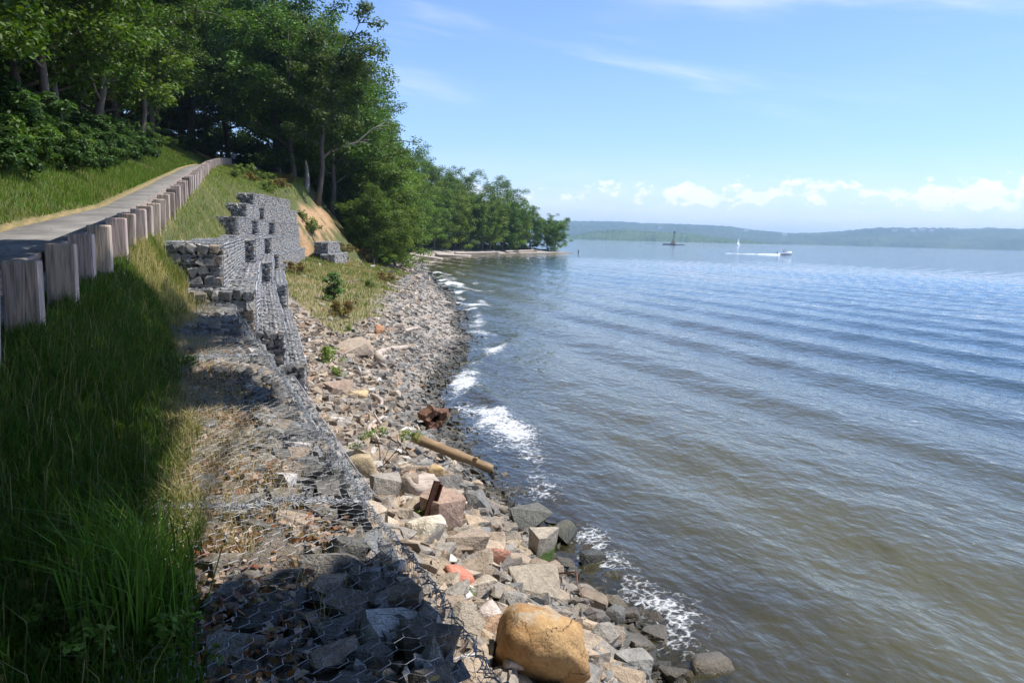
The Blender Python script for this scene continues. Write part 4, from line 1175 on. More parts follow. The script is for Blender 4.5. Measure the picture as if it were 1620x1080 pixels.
# bare reddish twig arching over the stones
a, k0 = hit(885, 925); b, k1 = hit(938, 1002)
tt = np.linspace(0, 1, 9)[:, None]; pts = a+(b-a)*tt; pts[:, 2] += 0.16+0.25*np.sin(tt[:, 0]*2.6); pts[:, 0] += 0.08*np.sin(tt[:, 0]*6)
mb = MB(); mb.tube(pts-a, np.linspace(0.012, 0.004, 9), 6)
o_ = obj('bare_twig', mb.mesh('bare_twig', m_simple('red_twig', (0.16, 0.07, 0.05), 0.8), True), None, tuple(a), label='thin bare reddish twig arching over the rocks behind the ochre boulder', cat='twig')

# ------------------------------------------------------------------ foliage
def unit(v): return v/(np.linalg.norm(v, axis=-1, keepdims=True)+1e-9)
def leaf_geo(P, N, size, g, aspect=0.62):
    n = len(P); N = unit(N)
    ref = unit(g.normal(size=(n, 3)))
    a = unit(np.cross(N, ref)); b = np.cross(N, a)
    s = np.broadcast_to(size, (n,))[:, None]
    V = np.stack([P-a*s*0.5, P+b*s*0.5*aspect-a*s*0.06-N*s*0.05, P+a*s*0.5-N*s*0.12, P-b*s*0.5*aspect-a*s*0.06-N*s*0.05], 1).reshape(-1, 3)
    F = np.arange(4*n).reshape(n, 4)
    return V, F

def clump_leaves(cent, rad, n, g, size, flat=0.7):
    """leaves spread through clumps; denser towards the outside and the top of each"""
    k = len(cent)
    per = np.maximum(6, (n*rad**2/np.sum(rad**2)).astype(int))
    idx = np.repeat(np.arange(k), per); m = len(idx)
    d = unit(g.normal(size=(m, 3))); d[:, 2] = np.abs(d[:, 2])*np.where(g.random(m) < 0.72, 1, -1); d = unit(d)
    r = rad[idx]*g.random(m)**0.45
    P = cent[idx]+d*r[:, None]*np.array([1, 1, flat])
    N = unit(d*0.55+np.array([0, 0, 0.75])+g.normal(size=(m, 3))*0.42)
    return P, N, size*g.uniform(0.65, 1.25, m), idx

def tree_meshes(seed, h, cr, cb, nclump, nleaf, leaf, r0, col, lean=(0, 0), bark='bark', top_bias=0.0, limbs=9, bare=False, sparse=0.0):
    g = np.random.default_rng(seed)
    tb = MB()
    t_ = np.linspace(0, 1, 10)
    wob = np.cumsum(g.normal(size=(10, 2)), 0)*0.012*h
    trunk = np.stack([lean[0]*h*t_**1.3+wob[:, 0], lean[1]*h*t_**1.3+wob[:, 1], h*0.9*t_-0.5*(1-t_)], -1)
    tb.tube(trunk, r0*(1-t_)**0.8*np.where(t_ == 0, 1.35, 1)+0.03, 9)
    cents, rads = [], []
    for q in range(limbs):
        s = cb*0.85+(0.93-cb*0.85)*(q+0.3*g.random())/limbs
        p0 = np.array([np.interp(s, t_, trunk[:, c]) for c in range(3)])
        a = q*2.4+g.normal()*0.4
        ln = cr*(0.6+0.5*g.random())*(1.05-0.55*abs((s-cb)/(1-cb)-0.35))
        up = 0.35+0.5*g.random()+0.4*(s-cb)
        tt = np.linspace(0, 1, 6)
        d = np.array([math.cos(a), math.sin(a), 0])
        pts = p0+d*ln*tt[:, None]+np.array([0, 0, 1])*(up*ln*tt**1.25)[:, None]+np.cumsum(g.normal(size=(6, 3)), 0)*0.045*ln*tt[:, None]
        rl = r0*0.42*(1-s*0.55)*(1-tt)**0.7+0.018
        tb.tube(pts, rl, 6)
        for w in (0.5, 0.75, 1.0):
            e = np.array([np.interp(w, tt, pts[:, c]) for c in range(3)])
            cents.append(e+g.normal(size=3)*0.25); rads.append(cr*g.uniform(0.17, 0.27))
            a2 = a+g.choice([-1, 1])*g.uniform(0.6, 1.2); l2 = ln*0.45*g.uniform(0.6, 1.1)
            e2 = e+np.array([math.cos(a2)*l2, math.sin(a2)*l2, l2*0.35*g.uniform(-0.3, 1.2)])
            tb.tube([e, (e+e2)/2+g.normal(size=3)*0.05*l2, e2], [0.03+0.1*r0, 0.02+0.05*r0, 0.012], 5)
            cents.append(e2); rads.append(cr*g.uniform(0.15, 0.24))
            if bare:
                for z in range(4):
                    e3 = e2+unit(g.normal(size=3)+np.array([math.cos(a2), math.sin(a2), 0.4]))*l2*0.5
                    tb.tube([e2, (e2+e3)/2+g.normal(size=3)*0.04, e3], [0.016, 0.012, 0.006], 4)
    V, F, _ = tb.data()
    tm = mesh('trunk', V, F, M[bark], True)
    if bare: return tm, None
    # fill the crown
    zc0, zc1 = cb*h, h
    cen = np.array([lean[0]*h*0.72, lean[1]*h*0.72, (zc0+zc1)/2+top_bias*h])
    half = np.array([cr, cr, (zc1-zc0)/2])
    lump = g.normal(size=(9, 3)); lump = unit(lump)
    lw = g.uniform(-0.28, 0.24, 9)
    need = max(8, nclump-len(cents))
    d = unit(g.normal(size=(need, 3)))
    R_ = 1+np.sum(lw[None]*np.maximum(0, d@lump.T)**3, 1)
    rr = (0.35+0.65*g.random(need)**0.6)*R_
    extra = cen+d*rr[:, None]*half*0.86
    cents = np.concatenate([np.array(cents), extra]); rads = np.concatenate([np.array(rads), cr*g.uniform(0.14, 0.27, need)])
    if sparse: 
        kp = g.random(len(cents)) > sparse; cents, rads = cents[kp], rads[kp]
    P, N, s, idx = clump_leaves(cents, rads, nleaf, g, leaf)
    V, F = leaf_geo(P, N, s, g)
    cv = np.asarray(col)[None]*(0.80+0.4*g.random(len(cents)))[idx][:, None]*np.stack([g.uniform(0.85, 1.2, len(P)), np.ones(len(P)), g.uniform(0.7, 1.2, len(P))], -1)
    return tm, mesh('crown', V, F, M['leaf'], False, np.repeat(cv, 4, 0))

GREEN = (0.075, 0.14, 0.018); DEEP = (0.05, 0.105, 0.02); YEL = (0.105, 0.17, 0.02); OLIVE = (0.066, 0.115, 0.025)
TM = {
 'broad': tree_meshes(1, 15.0, 5.2, 0.26, 150, 21000, 0.27, 0.24, GREEN, (0.03, 0.0), limbs=11),
 'tall': tree_meshes(2, 17.0, 4.6, 0.30, 150, 20000, 0.27, 0.26, DEEP, (0.0, 0.04), limbs=12),
 'leaning': tree_meshes(3, 16.5, 4.2, 0.34, 120, 15000, 0.28, 0.22, OLIVE, (0.20, -0.03), 'bark', limbs=11, sparse=0.12),
 'low': tree_meshes(4, 12.0, 5.0, 0.08, 190, 24000, 0.29, 0.22, YEL, (-0.05, 0.05), limbs=12),
 'low2': tree_meshes(5, 12.5, 4.8, 0.08, 190, 24000, 0.29, 0.22, GREEN, (0.06, 0.0), limbs=12),
 'full': tree_meshes(8, 18.0, 5.8, 0.13, 190, 27000, 0.27, 0.27, GREEN, (0.02, 0.02), limbs=14),
 'slim': tree_meshes(6, 16.0, 3.4, 0.22, 110, 14000, 0.25, 0.19, GREEN, (0.02, 0.02), 'pale_bark', limbs=10),
 'dead': tree_meshes(7, 11.0, 4.2, 0.3, 0, 0, 0.2, 0.16, GREEN, (0.12, 0.0), 'pale_bark', limbs=11, bare=True),
}
gt = np.random.default_rng(91)
TREES = []
def tree(kind, x, y, sc_=1.0, label='', group=None, rz=None, tint=None, sink=0.1, name='broadleaf_tree', zs=1.0):
    tm, cm = TM[kind]
    rz = gt.uniform(0, 6.28) if rz is None else rz
    z = tz(x, y)
    root = obj(name, None, None, (x, y, z-sink), (0, 0, rz), label=label, cat='tree', group=group)
    obj('trunk', tm, root, scale=(sc_, sc_, sc_*zs))
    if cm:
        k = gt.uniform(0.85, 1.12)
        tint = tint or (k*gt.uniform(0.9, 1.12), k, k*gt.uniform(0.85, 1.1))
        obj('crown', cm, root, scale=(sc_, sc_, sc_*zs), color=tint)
    TREES.append((x, y))
    return root

# left of the path
BANKT = 'trees on the bank left of the path'; WOODS = []
tree('broad', -8.6, 45.5, 0.92, 'leafy tree with a straight pale trunk rising above the bank left of the path', None, 2.2)
tree('leaning', -7.4, 69, 1.0, 'tree leaning over the paved path with a slanting dark trunk', None, 0.15)
for kx, ky, kind, s_ in [(-9.2, 31, 'full', .85), (-13, 37, 'full', .95), (-13.0, 52, 'full', 1.0), (-9.2, 60, 'full', 1.0), (-16, 66, 'full', 1.05), (-19, 50, 'full', 1.0), (-19, 38, 'full', 1.0), (-8.8, 79, 'full', 1.05), (-16, 82, 'full', 1.0), (-25, 72, 'full', 1.1), (-27, 58, 'full', 1.1), (-12, 44, 'full', .9), (-9.6, 54, 'broad', 1.05), (-10, 25, 'full', .8), (-26, 44, 'full', 1.1), (-10.5, 35, 'low2', 1.15), (-10.5, 48, 'low2', 1.2), (-12.5, 57, 'low2', 1.25), (-10.5, 66, 'low', 1.2), (-10, 73, 'low2', 1.2)]:
    WOODS.append((kind, kx, ky, s_))
for q, (kind, kx, ky, s_) in enumerate(sorted(WOODS, key=lambda m_: to_px(m_[1], m_[2], tz(m_[1], m_[2])+6)[0])):
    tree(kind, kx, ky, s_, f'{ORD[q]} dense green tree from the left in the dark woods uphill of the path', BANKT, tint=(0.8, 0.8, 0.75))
WOODS = []
for kx, ky, kind, s_ in [(-7.6, 90, 'broad', 1.3), (-9, 101, 'full', 1.25), (-4.6, 110, 'tall', 1.4), (-15, 112, 'full', 1.3), (-1, 122, 'full', 1.3), (-10, 130, 'full', 1.3), (-20, 97, 'full', 1.3), (6, 136, 'full', 1.2), (-22, 128, 'full', 1.3), (-12, 90, 'full', 1.2), (-14, 107, 'low2', 1.4), (-18, 118, 'low2', 1.5), (-7, 121, 'low', 1.4), (-6, 134, 'low2', 1.6)]:
    WOODS.append((kind, kx, ky, s_))
for q, (kind, kx, ky, s_) in enumerate(sorted(WOODS, key=lambda m_: to_px(m_[1], m_[2], tz(m_[1], m_[2])+6)[0])):
    tree(kind, kx, ky, s_, f'{ORD[q]} shaded tree from the left in the woods where the path disappears', 'trees at the end of the path')
# between path and river, beyond the wall
tree('tall', 3.9, 92.5, 1.3, 'tall tree standing right of the path at the top of the rise', None, 1.0)
tree('slim', 5.4, 98, 1.4, 'slim tree just behind the tall tree at the top of the rise', None)
tree('broad', 5.9, 86, 1.18, 'broad tree at the edge of the eroded bank right of the path end', None, 3.0)
lt = tree('leaning', 7.0, 79, 1.05, 'grey tree leaning toward the river above the orange eroded bank', None, 0.0)
mb = MB(); pts = np.array([[0.7, 0, 3.6], [1.6, -.2, 4.6], [2.8, -.4, 5.1], [4.2, -.6, 5.6], [5.6, -.9, 6.9], [6.8, -1.0, 7.6]]); mb.tube(pts, [.14, .12, .1, .08, .05, .02], 7)
for q in range(7):
    s = pts[2+q % 4]; e = s+np.array([1.3, -0.4+0.25*q, 0.5-0.25*(q % 3)])*gt.uniform(0.7, 1.3); mb.tube([s, (s+e)/2+[0, 0, .1], e], [.04, .025, .01], 5)
obj('dead_limb', mb.mesh('dead_limb', M['pale_bark'], True), lt)
mb = MB(); tt = np.linspace(0, 1, 7); mb.tube(np.stack([0.15*np.sin(tt*3), 0*tt, tt*3.2-0.4], -1), np.linspace(0.30, 0.16, 7)*np.array([1.2, 1, 1, 1.05, .9, .8, .45]), 9)
o_ = obj('broken_trunk', mb.mesh('broken_trunk', M['pale_bark'], True), None, (6.6, 81.5, tz(6.6, 81.5)), label='pale snapped-off trunk standing at the top of the eroded bank', cat='tree trunk')
WOODS = []
for kx, ky, kind, s_ in [(9.6, 86, 'broad', 1.1), (11.5, 93, 'full', 1.05), (14.5, 89, 'low2', .95), (9, 104, 'full', 1.25), (14, 101, 'full', 1.05), (17.5, 97, 'low', .9), (12, 114, 'full', 1.2), (17, 110, 'full', 1.05), (20.5, 105, 'low2', .85), (4, 112, 'full', 1.3), (15, 124, 'full', 1.15), (21, 121, 'broad', 1.0), (13, 80.5, 'low2', .62), (16, 84.5, 'low', .62)]:
    WOODS.append((kind, kx, ky, s_))
for q, (kind, kx, ky, s_) in enumerate(sorted(WOODS, key=lambda m_: to_px(m_[1], m_[2], tz(m_[1], m_[2])+6)[0])):
    tree(kind, kx, ky, s_, f'{ORD[q]} dark green tree from the left on the slope above the bay', 'trees on the slope above the bay')
tree('low', 21.3, 109.5, 0.82, 'spreading tree at the head of the bay with its trunk standing on the shingle', None)
tree('dead', 22.5, 129, 0.95, 'bare grey dead tree among the green crowns above the bay', None, 0.3, name='dead_tree')
# along the far beach, out to the point
ys_b = np.concatenate([np.arange(117, 200, 5.6), np.arange(200, 234, 4.3), [235, 238.5]])
for n, y in enumerate(ys_b):
    x = float(lin(SHORE_T, y))-5.2-gt.uniform(0, 2.0)-(0.0 if y < 170 else 2.0)
    s_ = gt.uniform(1.08, 1.3)*(1 if y < 222 else 0.95 if y < 230 else 0.8)
    if n == len(ys_b)-1: lab, grp = 'last low tree at the tip of the wooded point', None
    else: lab, grp = f'{ORD[n]} leafy tree from the bay head in the front row along the far beach', 'front row of trees along the far beach'
    tree(['low', 'low2', 'low'][n % 3], x, y, s_, lab, grp, tint=(1.05*gt.uniform(.85, 1.15), 1.05, 0.9))
for n, y in enumerate(np.arange(122, 232, 7.5)):
    x = float(lin(SHORE_T, y))-10.5-gt.uniform(0, 2.5)-(0 if y < 170 else 4)
    tree(['full', 'low2', 'full'][n % 3], x, y+3, gt.uniform(1.15, 1.3)*(1 if y < 205 else 0.9), tint=(gt.uniform(.85, 1.15), 1.0, 0.9), group='second row of trees on the point', label=f'{ORD[n]} tree from the bay head in the second row behind the far beach')
for n, y in enumerate(np.arange(128, 232, 7.5)):
    x = float(lin(SHORE_T, y))-17-gt.uniform(0, 4)-(0 if y < 170 else 7)
    tree('full', x, y+6, gt.uniform(0.95, 1.08)*float(np.interp(y, [125, 160, 195, 215, 232], [1.4, 1.4, 1.4, 1.2, 1.0])), f'{ORD[n]} tree from the bay head in the back row on the skyline', 'back row of trees on the point')

# ------------------------------------------------------------------ shade tree behind the photographer, its boughs reach overhead out of view
gs = np.random.default_rng(5)
n = 42000
qx = gs.uniform(-7.0, 1.6, n); qy = gs.uniform(-4, 19.5, n)
nzz = fbm(qx*0.9, qy*0.9, 151, 4)-0.5
lim = 12.6+(qx+1.84)*3.4
A_ = (qx < -0.55+nzz*0.5) & (qy < np.clip(lim, 9, 17)+nzz*2.5) & (qx > -3.5)
B_ = (qy < 4.05+nzz*1.3-0.25*np.abs(qx-0.2)) & (qx < 1.35)
C1 = (qx > -0.9) & (qx < 0.30+nzz*0.6) & (qy > 7.5+nzz) & (qy < 9.7+nzz)
D1 = (qx > -1.3) & (qx < 0.16+nzz*0.4) & (qy > 11.3+nzz) & (qy < 16.6+nzz)
E1 = (qx < -2.3) & (qy > 8) & (qy < 18.2+nzz*2+(qx+2.5)*0.2)
E2 = (qx < -2.3) & (qy < 9)
inn = A_ | B_ | C1 | D1 | E1 | E2
gap = fbm(qx*1.5, qy*1.5, 161, 3)
inn &= (gap < 0.66) | (gs.random(n) < 0.25) | (qx < -1.3)
qx, qy = qx[inn], qy[inn]
qz = np.where(qx < -1.8, zpath(qy), np.maximum(terrain(qx, qy)+0.05, 3.38))
zt = 12.2+np.maximum(qy-3, 0)*0.16+1.6*(fbm(qx*0.5, qy*0.5, 171)-0.5)+gs.normal(size=len(qx))*0.35
tt = (zt-qz)/S.z
P = np.stack([qx, qy, qz], -1)+np.array(S[:])[None]*tt[:, None]
N = unit(np.array(S[:])[None]+gs.normal(size=(len(P), 3))*0.5)
V, F = leaf_geo(P, N, gs.uniform(0.2, 0.34, len(P)), gs, 0.75)
base = np.array([3.1, -5.0]); bz = tz(*base)
root = obj('overhanging_tree', None, None, (base[0], base[1], bz), label='tree beside the viewpoint whose overhead boughs shade the grass and gabions', cat='tree')
obj('crown', mesh('crown', V-np.array([base[0], base[1], bz]), F, M['leaf'], False, np.tile(GREEN, (len(V), 1))), root)
mb = MB(); tz0 = np.linspace(0, 1, 8)
mb.tube(np.stack([0.4*tz0, 1.2*tz0**2, -0.5+tz0*8.0], -1), 0.32*(1-tz0*0.5), 10)
top = np.array([0.4, 1.2, 7.4])
for q in range(26):
    e = P[gs.integers(0, len(P))]-np.array([base[0], base[1], bz]); e[2] -= 0.1
    mid = top+(e-top)*0.45+np.array([0, 0, 1.6])
    mb.tube([top, (top+mid)/2+[0, 0, .5], mid, (mid+e)/2+[0, 0, .45], e], [.07, .055, .04, .03, .012], 6)
obj('trunk', mb.mesh('trunk', M['bark'], True), root)

# unseen trees added round the viewpoint to cut sky light, outside the picture
for q, (kx, ky, kind, s_) in enumerate([(-10, 17, 'full', 1.0), (-9, 7, 'full', 1.0), (-10, -4, 'full', 1.1), (-4, -14, 'full', 1.1), (5.5, -16, 'broad', 1.1), (-12, -16, 'full', 1.1), (-17, 12, 'full', 1.1), (-16, 26, 'full', 1.0), (-3, -26, 'full', 1.2)]):
    tree(kind, kx, ky, s_, f'{ORD[q]} of the unseen trees added around and behind the viewpoint to block skylight', 'unseen trees added around the viewpoint')
# ------------------------------------------------------------------ bushes, saplings, weeds
def bush_mesh(seed, w, h, n, leaf, col, stems=6, red=0.0, aspect=0.55):
    g = np.random.default_rng(seed)
    k = 22
    c = np.stack([g.normal(size=k)*0.27*w, g.normal(size=k)*0.27*w, h*(0.12+0.7*g.random(k))], -1)
    c[:, :2] *= (1.1-0.5*(c[:, 2:3]/h))
    r = np.minimum(w, h)*g.uniform(0.16, 0.28, k)
    P, N, s, idx = clump_leaves(c, r, n, g, leaf)
    P[:, 2] = np.maximum(P[:, 2], 0.02)
    V, F = leaf_geo(P, N, s, g, aspect)
    cv = np.asarray(col)[None]*(0.75+0.5*g.random(k))[idx][:, None]
    rd = g.random(len(P)) < red
    cv[rd] = np.array([0.28, 0.11, 0.05])
    sb = MB()
    for q in range(stems):
        e = c[g.integers(0, k)]
        sb.tube([[0, 0, -0.1], e*0.5+[0, 0, 0.1*h], e], [0.012*h+.006, 0.009*h+.004, 0.004*h+.002], 5)
    return mesh('foliage', V, F, M['leaf'], False, np.repeat(cv, 4, 0)), sb.mesh('stem', M['bark'], True)
BM = {'big': bush_mesh(31, 3.4, 2.3, 6000, 0.17, YEL), 'big2': bush_mesh(32, 3.0, 1.9, 5200, 0.17, GREEN), 'dark': bush_mesh(33, 3.6, 2.4, 5500, 0.2, DEEP),
      'weed': bush_mesh(34, 1.2, 0.9, 1500, 0.10, (0.14, 0.19, 0.04), 8), 'redweed': bush_mesh(35, 1.3, 0.8, 1500, 0.10, (0.15, 0.15, 0.035), 8, 0.3),
      'sapling': bush_mesh(36, 1.0, 1.7, 1500, 0.13, (0.09, 0.165, 0.035), 5), 'small': bush_mesh(37, 0.5, 0.5, 420, 0.075, (0.16, 0.22, 0.035), 6)}
def bush(kind, x, y, s_, label, group=None, name='bush', zs=1.0, cat='bush', tint=None):
    fm, sm = BM[kind]
    root = obj(name, None, None, (x, y, tz(x, y)-0.03), (0, 0, gt.uniform(0, 6.28)), label=label, cat=cat, group=group)
    obj('foliage', fm, root, scale=(s_, s_, s_*zs), color=tint or (1, 1, 1))
    obj('stem', sm, root, scale=(s_, s_, s_*zs))
    return root
bush('big', -6.4, 36.5, .65, 'bright green bush on the bank in front of the straight pale trunk')
UG = []
for x, y, k, s_ in [(-8.0, 30, 'big2', .9), (-9.0, 34, 'dark', 1), (-9.3, 41, 'dark', 1.0), (-8.2, 50, 'dark', 1.0), (-8.0, 55, 'big2', .9), (-8.8, 64, 'dark', 1.0), (-8.0, 60, 'dark', .9), (-8.2, 72, 'dark', .9), (-8.1, 76, 'big2', .8), (-12, 47, 'dark', 1.2), (-13, 57, 'dark', 1.2), (-12, 36, 'dark', 1.2), (-13, 70, 'dark', 1.2), (-14, 43, 'dark', 1.2), (-7.4, 27.5, 'dark', .7), (-7.6, 31.5, 'big2', .75), (-7.9, 35, 'dark', .8), (-7.7, 44, 'dark', .75), (-7.4, 48, 'dark', .7), (-7.4, 53, 'dark', .75), (-7.5, 58, 'dark', .7), (-7.3, 64, 'dark', .7)]:
    UG.append((k, x+(1.0 if x > -9.5 else 0), y, s_))
for q, y in enumerate(np.arange(33.5, 59, 2.6)):
    UG.append((('dark', 'big2', 'dark')[q % 3], -5.9-0.5*(q % 2)+gt.normal()*0.15, y, gt.uniform(.5, .68)))
for q, (k, x, y, s_) in enumerate(sorted(UG, key=lambda m_: to_px(m_[1], m_[2], tz(m_[1], m_[2])+1)[0])):
    bush(k, x, y, s_, f'{ORD[q]} shaded undergrowth bush from the left on the bank beside the path', 'undergrowth on the left bank', tint=(0.85, 0.85, 0.8))
for x, y, k, s_ in [(-7.4, 78, 'big', .6), (-6.8, 83, 'big2', .6), (-6.0, 87, 'big', .6), (-8.5, 86, 'big2', .8)]:
    bush(k, x, y, s_, ('nearest' if y < 80 else 'second' if y < 84 else 'uphill' if x < -8 else 'farthest')+' sunlit low bush beside the far end of the path', 'bushes at the far end of the path')
UG = []
for x, y, k, s_ in [(-5, 101, 'dark', 1), (-9, 97, 'dark', 1.1), (0.5, 113, 'dark', 1.2), (-3, 118, 'dark', 1.3), (6.5, 108, 'dark', 1.2), (9.5, 97, 'dark', 1.2), (11, 105, 'dark', 1.3), (5, 120, 'dark', 1.4), (-8, 118, 'dark', 1.4), (12, 88, 'dark', 1.1), (3, 124, 'dark', 1.6), (8, 126, 'dark', 1.6), (-2, 131, 'dark', 2.3), (2, 133, 'dark', 2.3), (6, 131, 'dark', 2.2), (-6, 128, 'dark', 2.2), (-10, 124, 'dark', 2.2), (-17, 104, 'dark', 2.2), (-13, 112, 'dark', 2.2), (-22, 108, 'dark', 2.3), (-25, 96, 'dark', 2.2), (-14, 100, 'dark', 1.6), (-18, 92, 'dark', 1.6), (-16, 78, 'dark', 1.6), (-21, 86, 'dark', 1.6), (-22, 74, 'dark', 1.6), (14.5, 94, 'dark', 1.2), (16, 104, 'dark', 1.2), (18.5, 112, 'dark', 1.2)]:
    UG.append((k, x, y, s_))
for q, (k, x, y, s_) in enumerate(sorted(UG, key=lambda m_: to_px(m_[1], m_[2], tz(m_[1], m_[2])+1)[0])):
    bush(k, x, y, s_, f'{ORD[q]} dark undergrowth bush from the left in the woods beyond the path', 'undergrowth in the woods ahead')
for px, py, k, s_, lab in [(505, 300, 'big2', .55, 'green bush overhanging the top of the orange bank'), (520, 320, 'big2', .75, 'green bush spilling over the eroded bank under the leaning tree'), (492, 368, 'weed', 1.6, 'bright green weeds in the gap beyond the wall end'), (478, 345, 'weed', .9, 'small green tuft on the orange bank above the wall end'), (545, 350, 'big2', .9, 'leafy bush at the foot of the eroded bank'),
                           (467, 432, 'redweed', 1.0, 'round yellowish weed against the foot of the gabion wall'), (555, 385, 'weed', 1.5, 'green weed patch beyond the two separate gabions'), (590, 400, 'weed', 1.6, 'green weed patch on the slope above the bay head'), (572, 410, 'redweed', 1.6, 'reddish weed patch right of the two separate gabions'), (610, 420, 'weed', 1.5, 'green weeds at the edge of the shingle near the bay head'), (545, 400, 'redweed', 1.3, 'yellowish weed just below the two separate gabions'),
                           (526, 478, 'sapling', 1.0, 'dark green sapling standing on the grassy mound'), (542, 500, 'redweed', 1.0, 'red-stemmed weed in front of the green sapling'), (585, 455, 'weed', .8, 'low green weed in the middle of the grassy mound'), (610, 445, 'redweed', 1.0, 'brownish weed at the river side of the grassy mound'),
                           (518, 575, 'small', 1.3, 'bright green seedling bush among rocks beside the flat slab'), (532, 598, 'small', .8, 'low green sprig below the bright seedling bush'), (552, 525, 'small', .7, 'small green sprig near the orange stone'), (640, 690, 'small', .35, 'tiny green sprig by the hollow stump'),
                           (625, 775, 'small', .35, 'tiny green sprig between rocks uphill from the stake'), (668, 822, 'small', .4, 'green sprig at the foot of the rusty stake'), (735, 940, 'small', .28, 'tiny green sprig beside the pinkish red rock'), (700, 872, 'small', .22, 'tiny green sprig beside the cream rock')]:
    p, k_ = hit(px, py)
    bush(k, p[0], p[1], s_, lab, name='weed' if k in ('weed', 'redweed', 'small') else 'bush', cat='plant' if k in ('weed', 'redweed', 'small', 'sapling') else 'bush')
for n, (x, y) in enumerate([(1.2, 70), (2.2, 72), (0.4, 73), (3.0, 69.5), (1.4, 76), (3.2, 75), (4.0, 72), (0.0, 68), (2.5, 66.5), (4.6, 77)]):
    bush('redweed' if n % 3 == 0 else 'weed', x, y, gt.uniform(.8, 1.3), f'{ORD[n]} leafy weed in the patch on the rise above the topmost gabions', 'weeds above the wall', 'weed', 1, 'plant')
for n, y in enumerate(np.arange(82, 116, 3.4)):
    x = float(lin(SHORE_T, y))-6.6+gt.normal()*0.7
    bush('big2' if n % 2 else 'big', x, y, gt.uniform(.6, .95), f'{ORD[n]} green shrub from the wall along the top of the shingle', 'shrubs at the bay head')

for n, y in enumerate(np.arange(126, 238, 5.5)):
    x = float(lin(SHORE_T, y))-8.5-gt.uniform(0, 2)-(0 if y < 170 else 3)
    bush('dark' if n % 2 else 'big2', x, y, gt.uniform(1.2, 1.7), f'{ORD[n]} shrub from the bay head under the trees behind the far beach', 'shrubs behind the far beach')

# leaning seedling among the near rocks: thin stems with tufts of leaves
p, k_ = hit(600, 742)
root = obj('seedling', None, None, (p[0], p[1], tz(p[0], p[1])), label='thin leaning seedling with three stems and tufts of small green leaves', cat='sapling')
sd = k_/FPX
rgt = np.array([_r.x, _r.y, 0]); upv = np.array([0, 0, 1.0])
tips = []
for (dx, dy, r_) in ((-10, 62, .012), (40, 58, .011), (4, 30, .008), (18, 66, .007)):
    e = rgt*dx*sd+upv*dy*sd; tt = np.linspace(0, 1, 5)[:, None]
    mb = MB(); mb.tube(e*tt+rgt*0.06*np.sin(tt*3), np.linspace(r_, r_*0.4, 5), 6)
    obj('stem', mb.mesh('stem', M['bark'], True), root); tips.append(e)
g = np.random.default_rng(8)
cs = np.concatenate([np.array(tips)[[0, 1]]+g.normal(size=(2, 3))*0.03, np.array(tips)[[0, 1]]+rgt*0.13, np.array(tips)[[0]]-rgt*0.16-upv*0.12, np.array(tips)[[1]]+rgt*0.2-upv*0.05, np.array(tips)[[0]]-rgt*0.3-upv*0.28])
P, N, s, idx = clump_leaves(cs, np.full(len(cs), 0.13), 420, g, 0.06)
V, F = leaf_geo(P, N, s, g, 0.45)
obj('foliage', mesh('foliage', V, F, M['leaf'], False, np.tile((0.14, 0.20, 0.035), (len(V), 1))), root)

# ------------------------------------------------------------------ grass 
def blades(x, y, z, h, w, g, col, bend=0.5, two=True):
    n = len(x); a = g.uniform(0, 6.28, n); ln = np.stack([np.cos(a), np.sin(a), 0*a], -1)
    b = g.uniform(0, 6.28, n); wv_ = np.stack([np.cos(b), np.sin(b), 0*b], -1)*(w*0.5)[:, None]
    p0 = np.stack([x, y, z-0.01], -1); up = np.array([0, 0, 1.0]); k = (bend*g.uniform(0.3, 1.4, n))[:, None]
    hh = h[:, None]
    if two:
        p1 = p0+up*hh*0.6+ln*hh*0.18*k; p2 = p0+up*hh*(1-0.25*k)+ln*hh*0.75*k
        V = np.stack([p0-wv_, p0+wv_, p1+wv_*0.75, p1-wv_*0.75, p2], 1).reshape(-1, 3)
        i = np.arange(n)*5
        F = [np.stack([i, i+1, i+2, i+3], -1), np.stack([i+3, i+2, i+4], -1)]; m_ = 5
    else:
        p2 = p0+up*hh*(1-0.2*k)+ln*hh*0.6*k
        V = np.stack([p0-wv_, p0+wv_, p2], 1).reshape(-1, 3)
        F = [np.arange(3*n).reshape(n, 3)]; m_ = 3
    return V, F, np.repeat(col, m_, 0)
def gcol(x, y, g, dryness, seed=0, lush=(0.085, 0.15, 0.022), dryc=(0.46, 0.36, 0.19)):
    n = len(x)
    dn = fbm(x*0.6, y*0.6, 300+seed, 4)
    dr = np.clip((dn-0.5)*3+dryness+g.normal(size=n)*0.18, 0, 1)[:, None]
    c = np.asarray(lush)[None]*np.stack([g.uniform(0.7, 1.5, n), g.uniform(0.8, 1.2, n), g.uniform(0.6, 1.3, n)], -1)
    return c*(1-dr)+np.asarray(dryc)[None]*g.uniform(0.7, 1.15, (n, 1))*dr
def grass_obj(name, sets, label):
    Vs, F3, F4, Cs, n0 = [], [], [], [], 0
    for V, F, C_ in sets:
        for f in F: (F4 if f.shape[1] == 4 else F3).append(f+n0)
        Vs.append(V); Cs.append(C_); n0 += len(V)
    Fs = ([np.concatenate(F4)] if F4 else [])+([np.concatenate(F3)] if F3 else [])
    return obj(name, mesh(name, np.concatenate(Vs), Fs, M['grass'], False, np.concatenate(Cs)), label=label, cat='grass', kind='stuff')
gg2 = np.random.default_rng(55)
def wallback(y): return np.where(y < 18.2, near_front(y)-1.22, lin(WBACK_T, y))
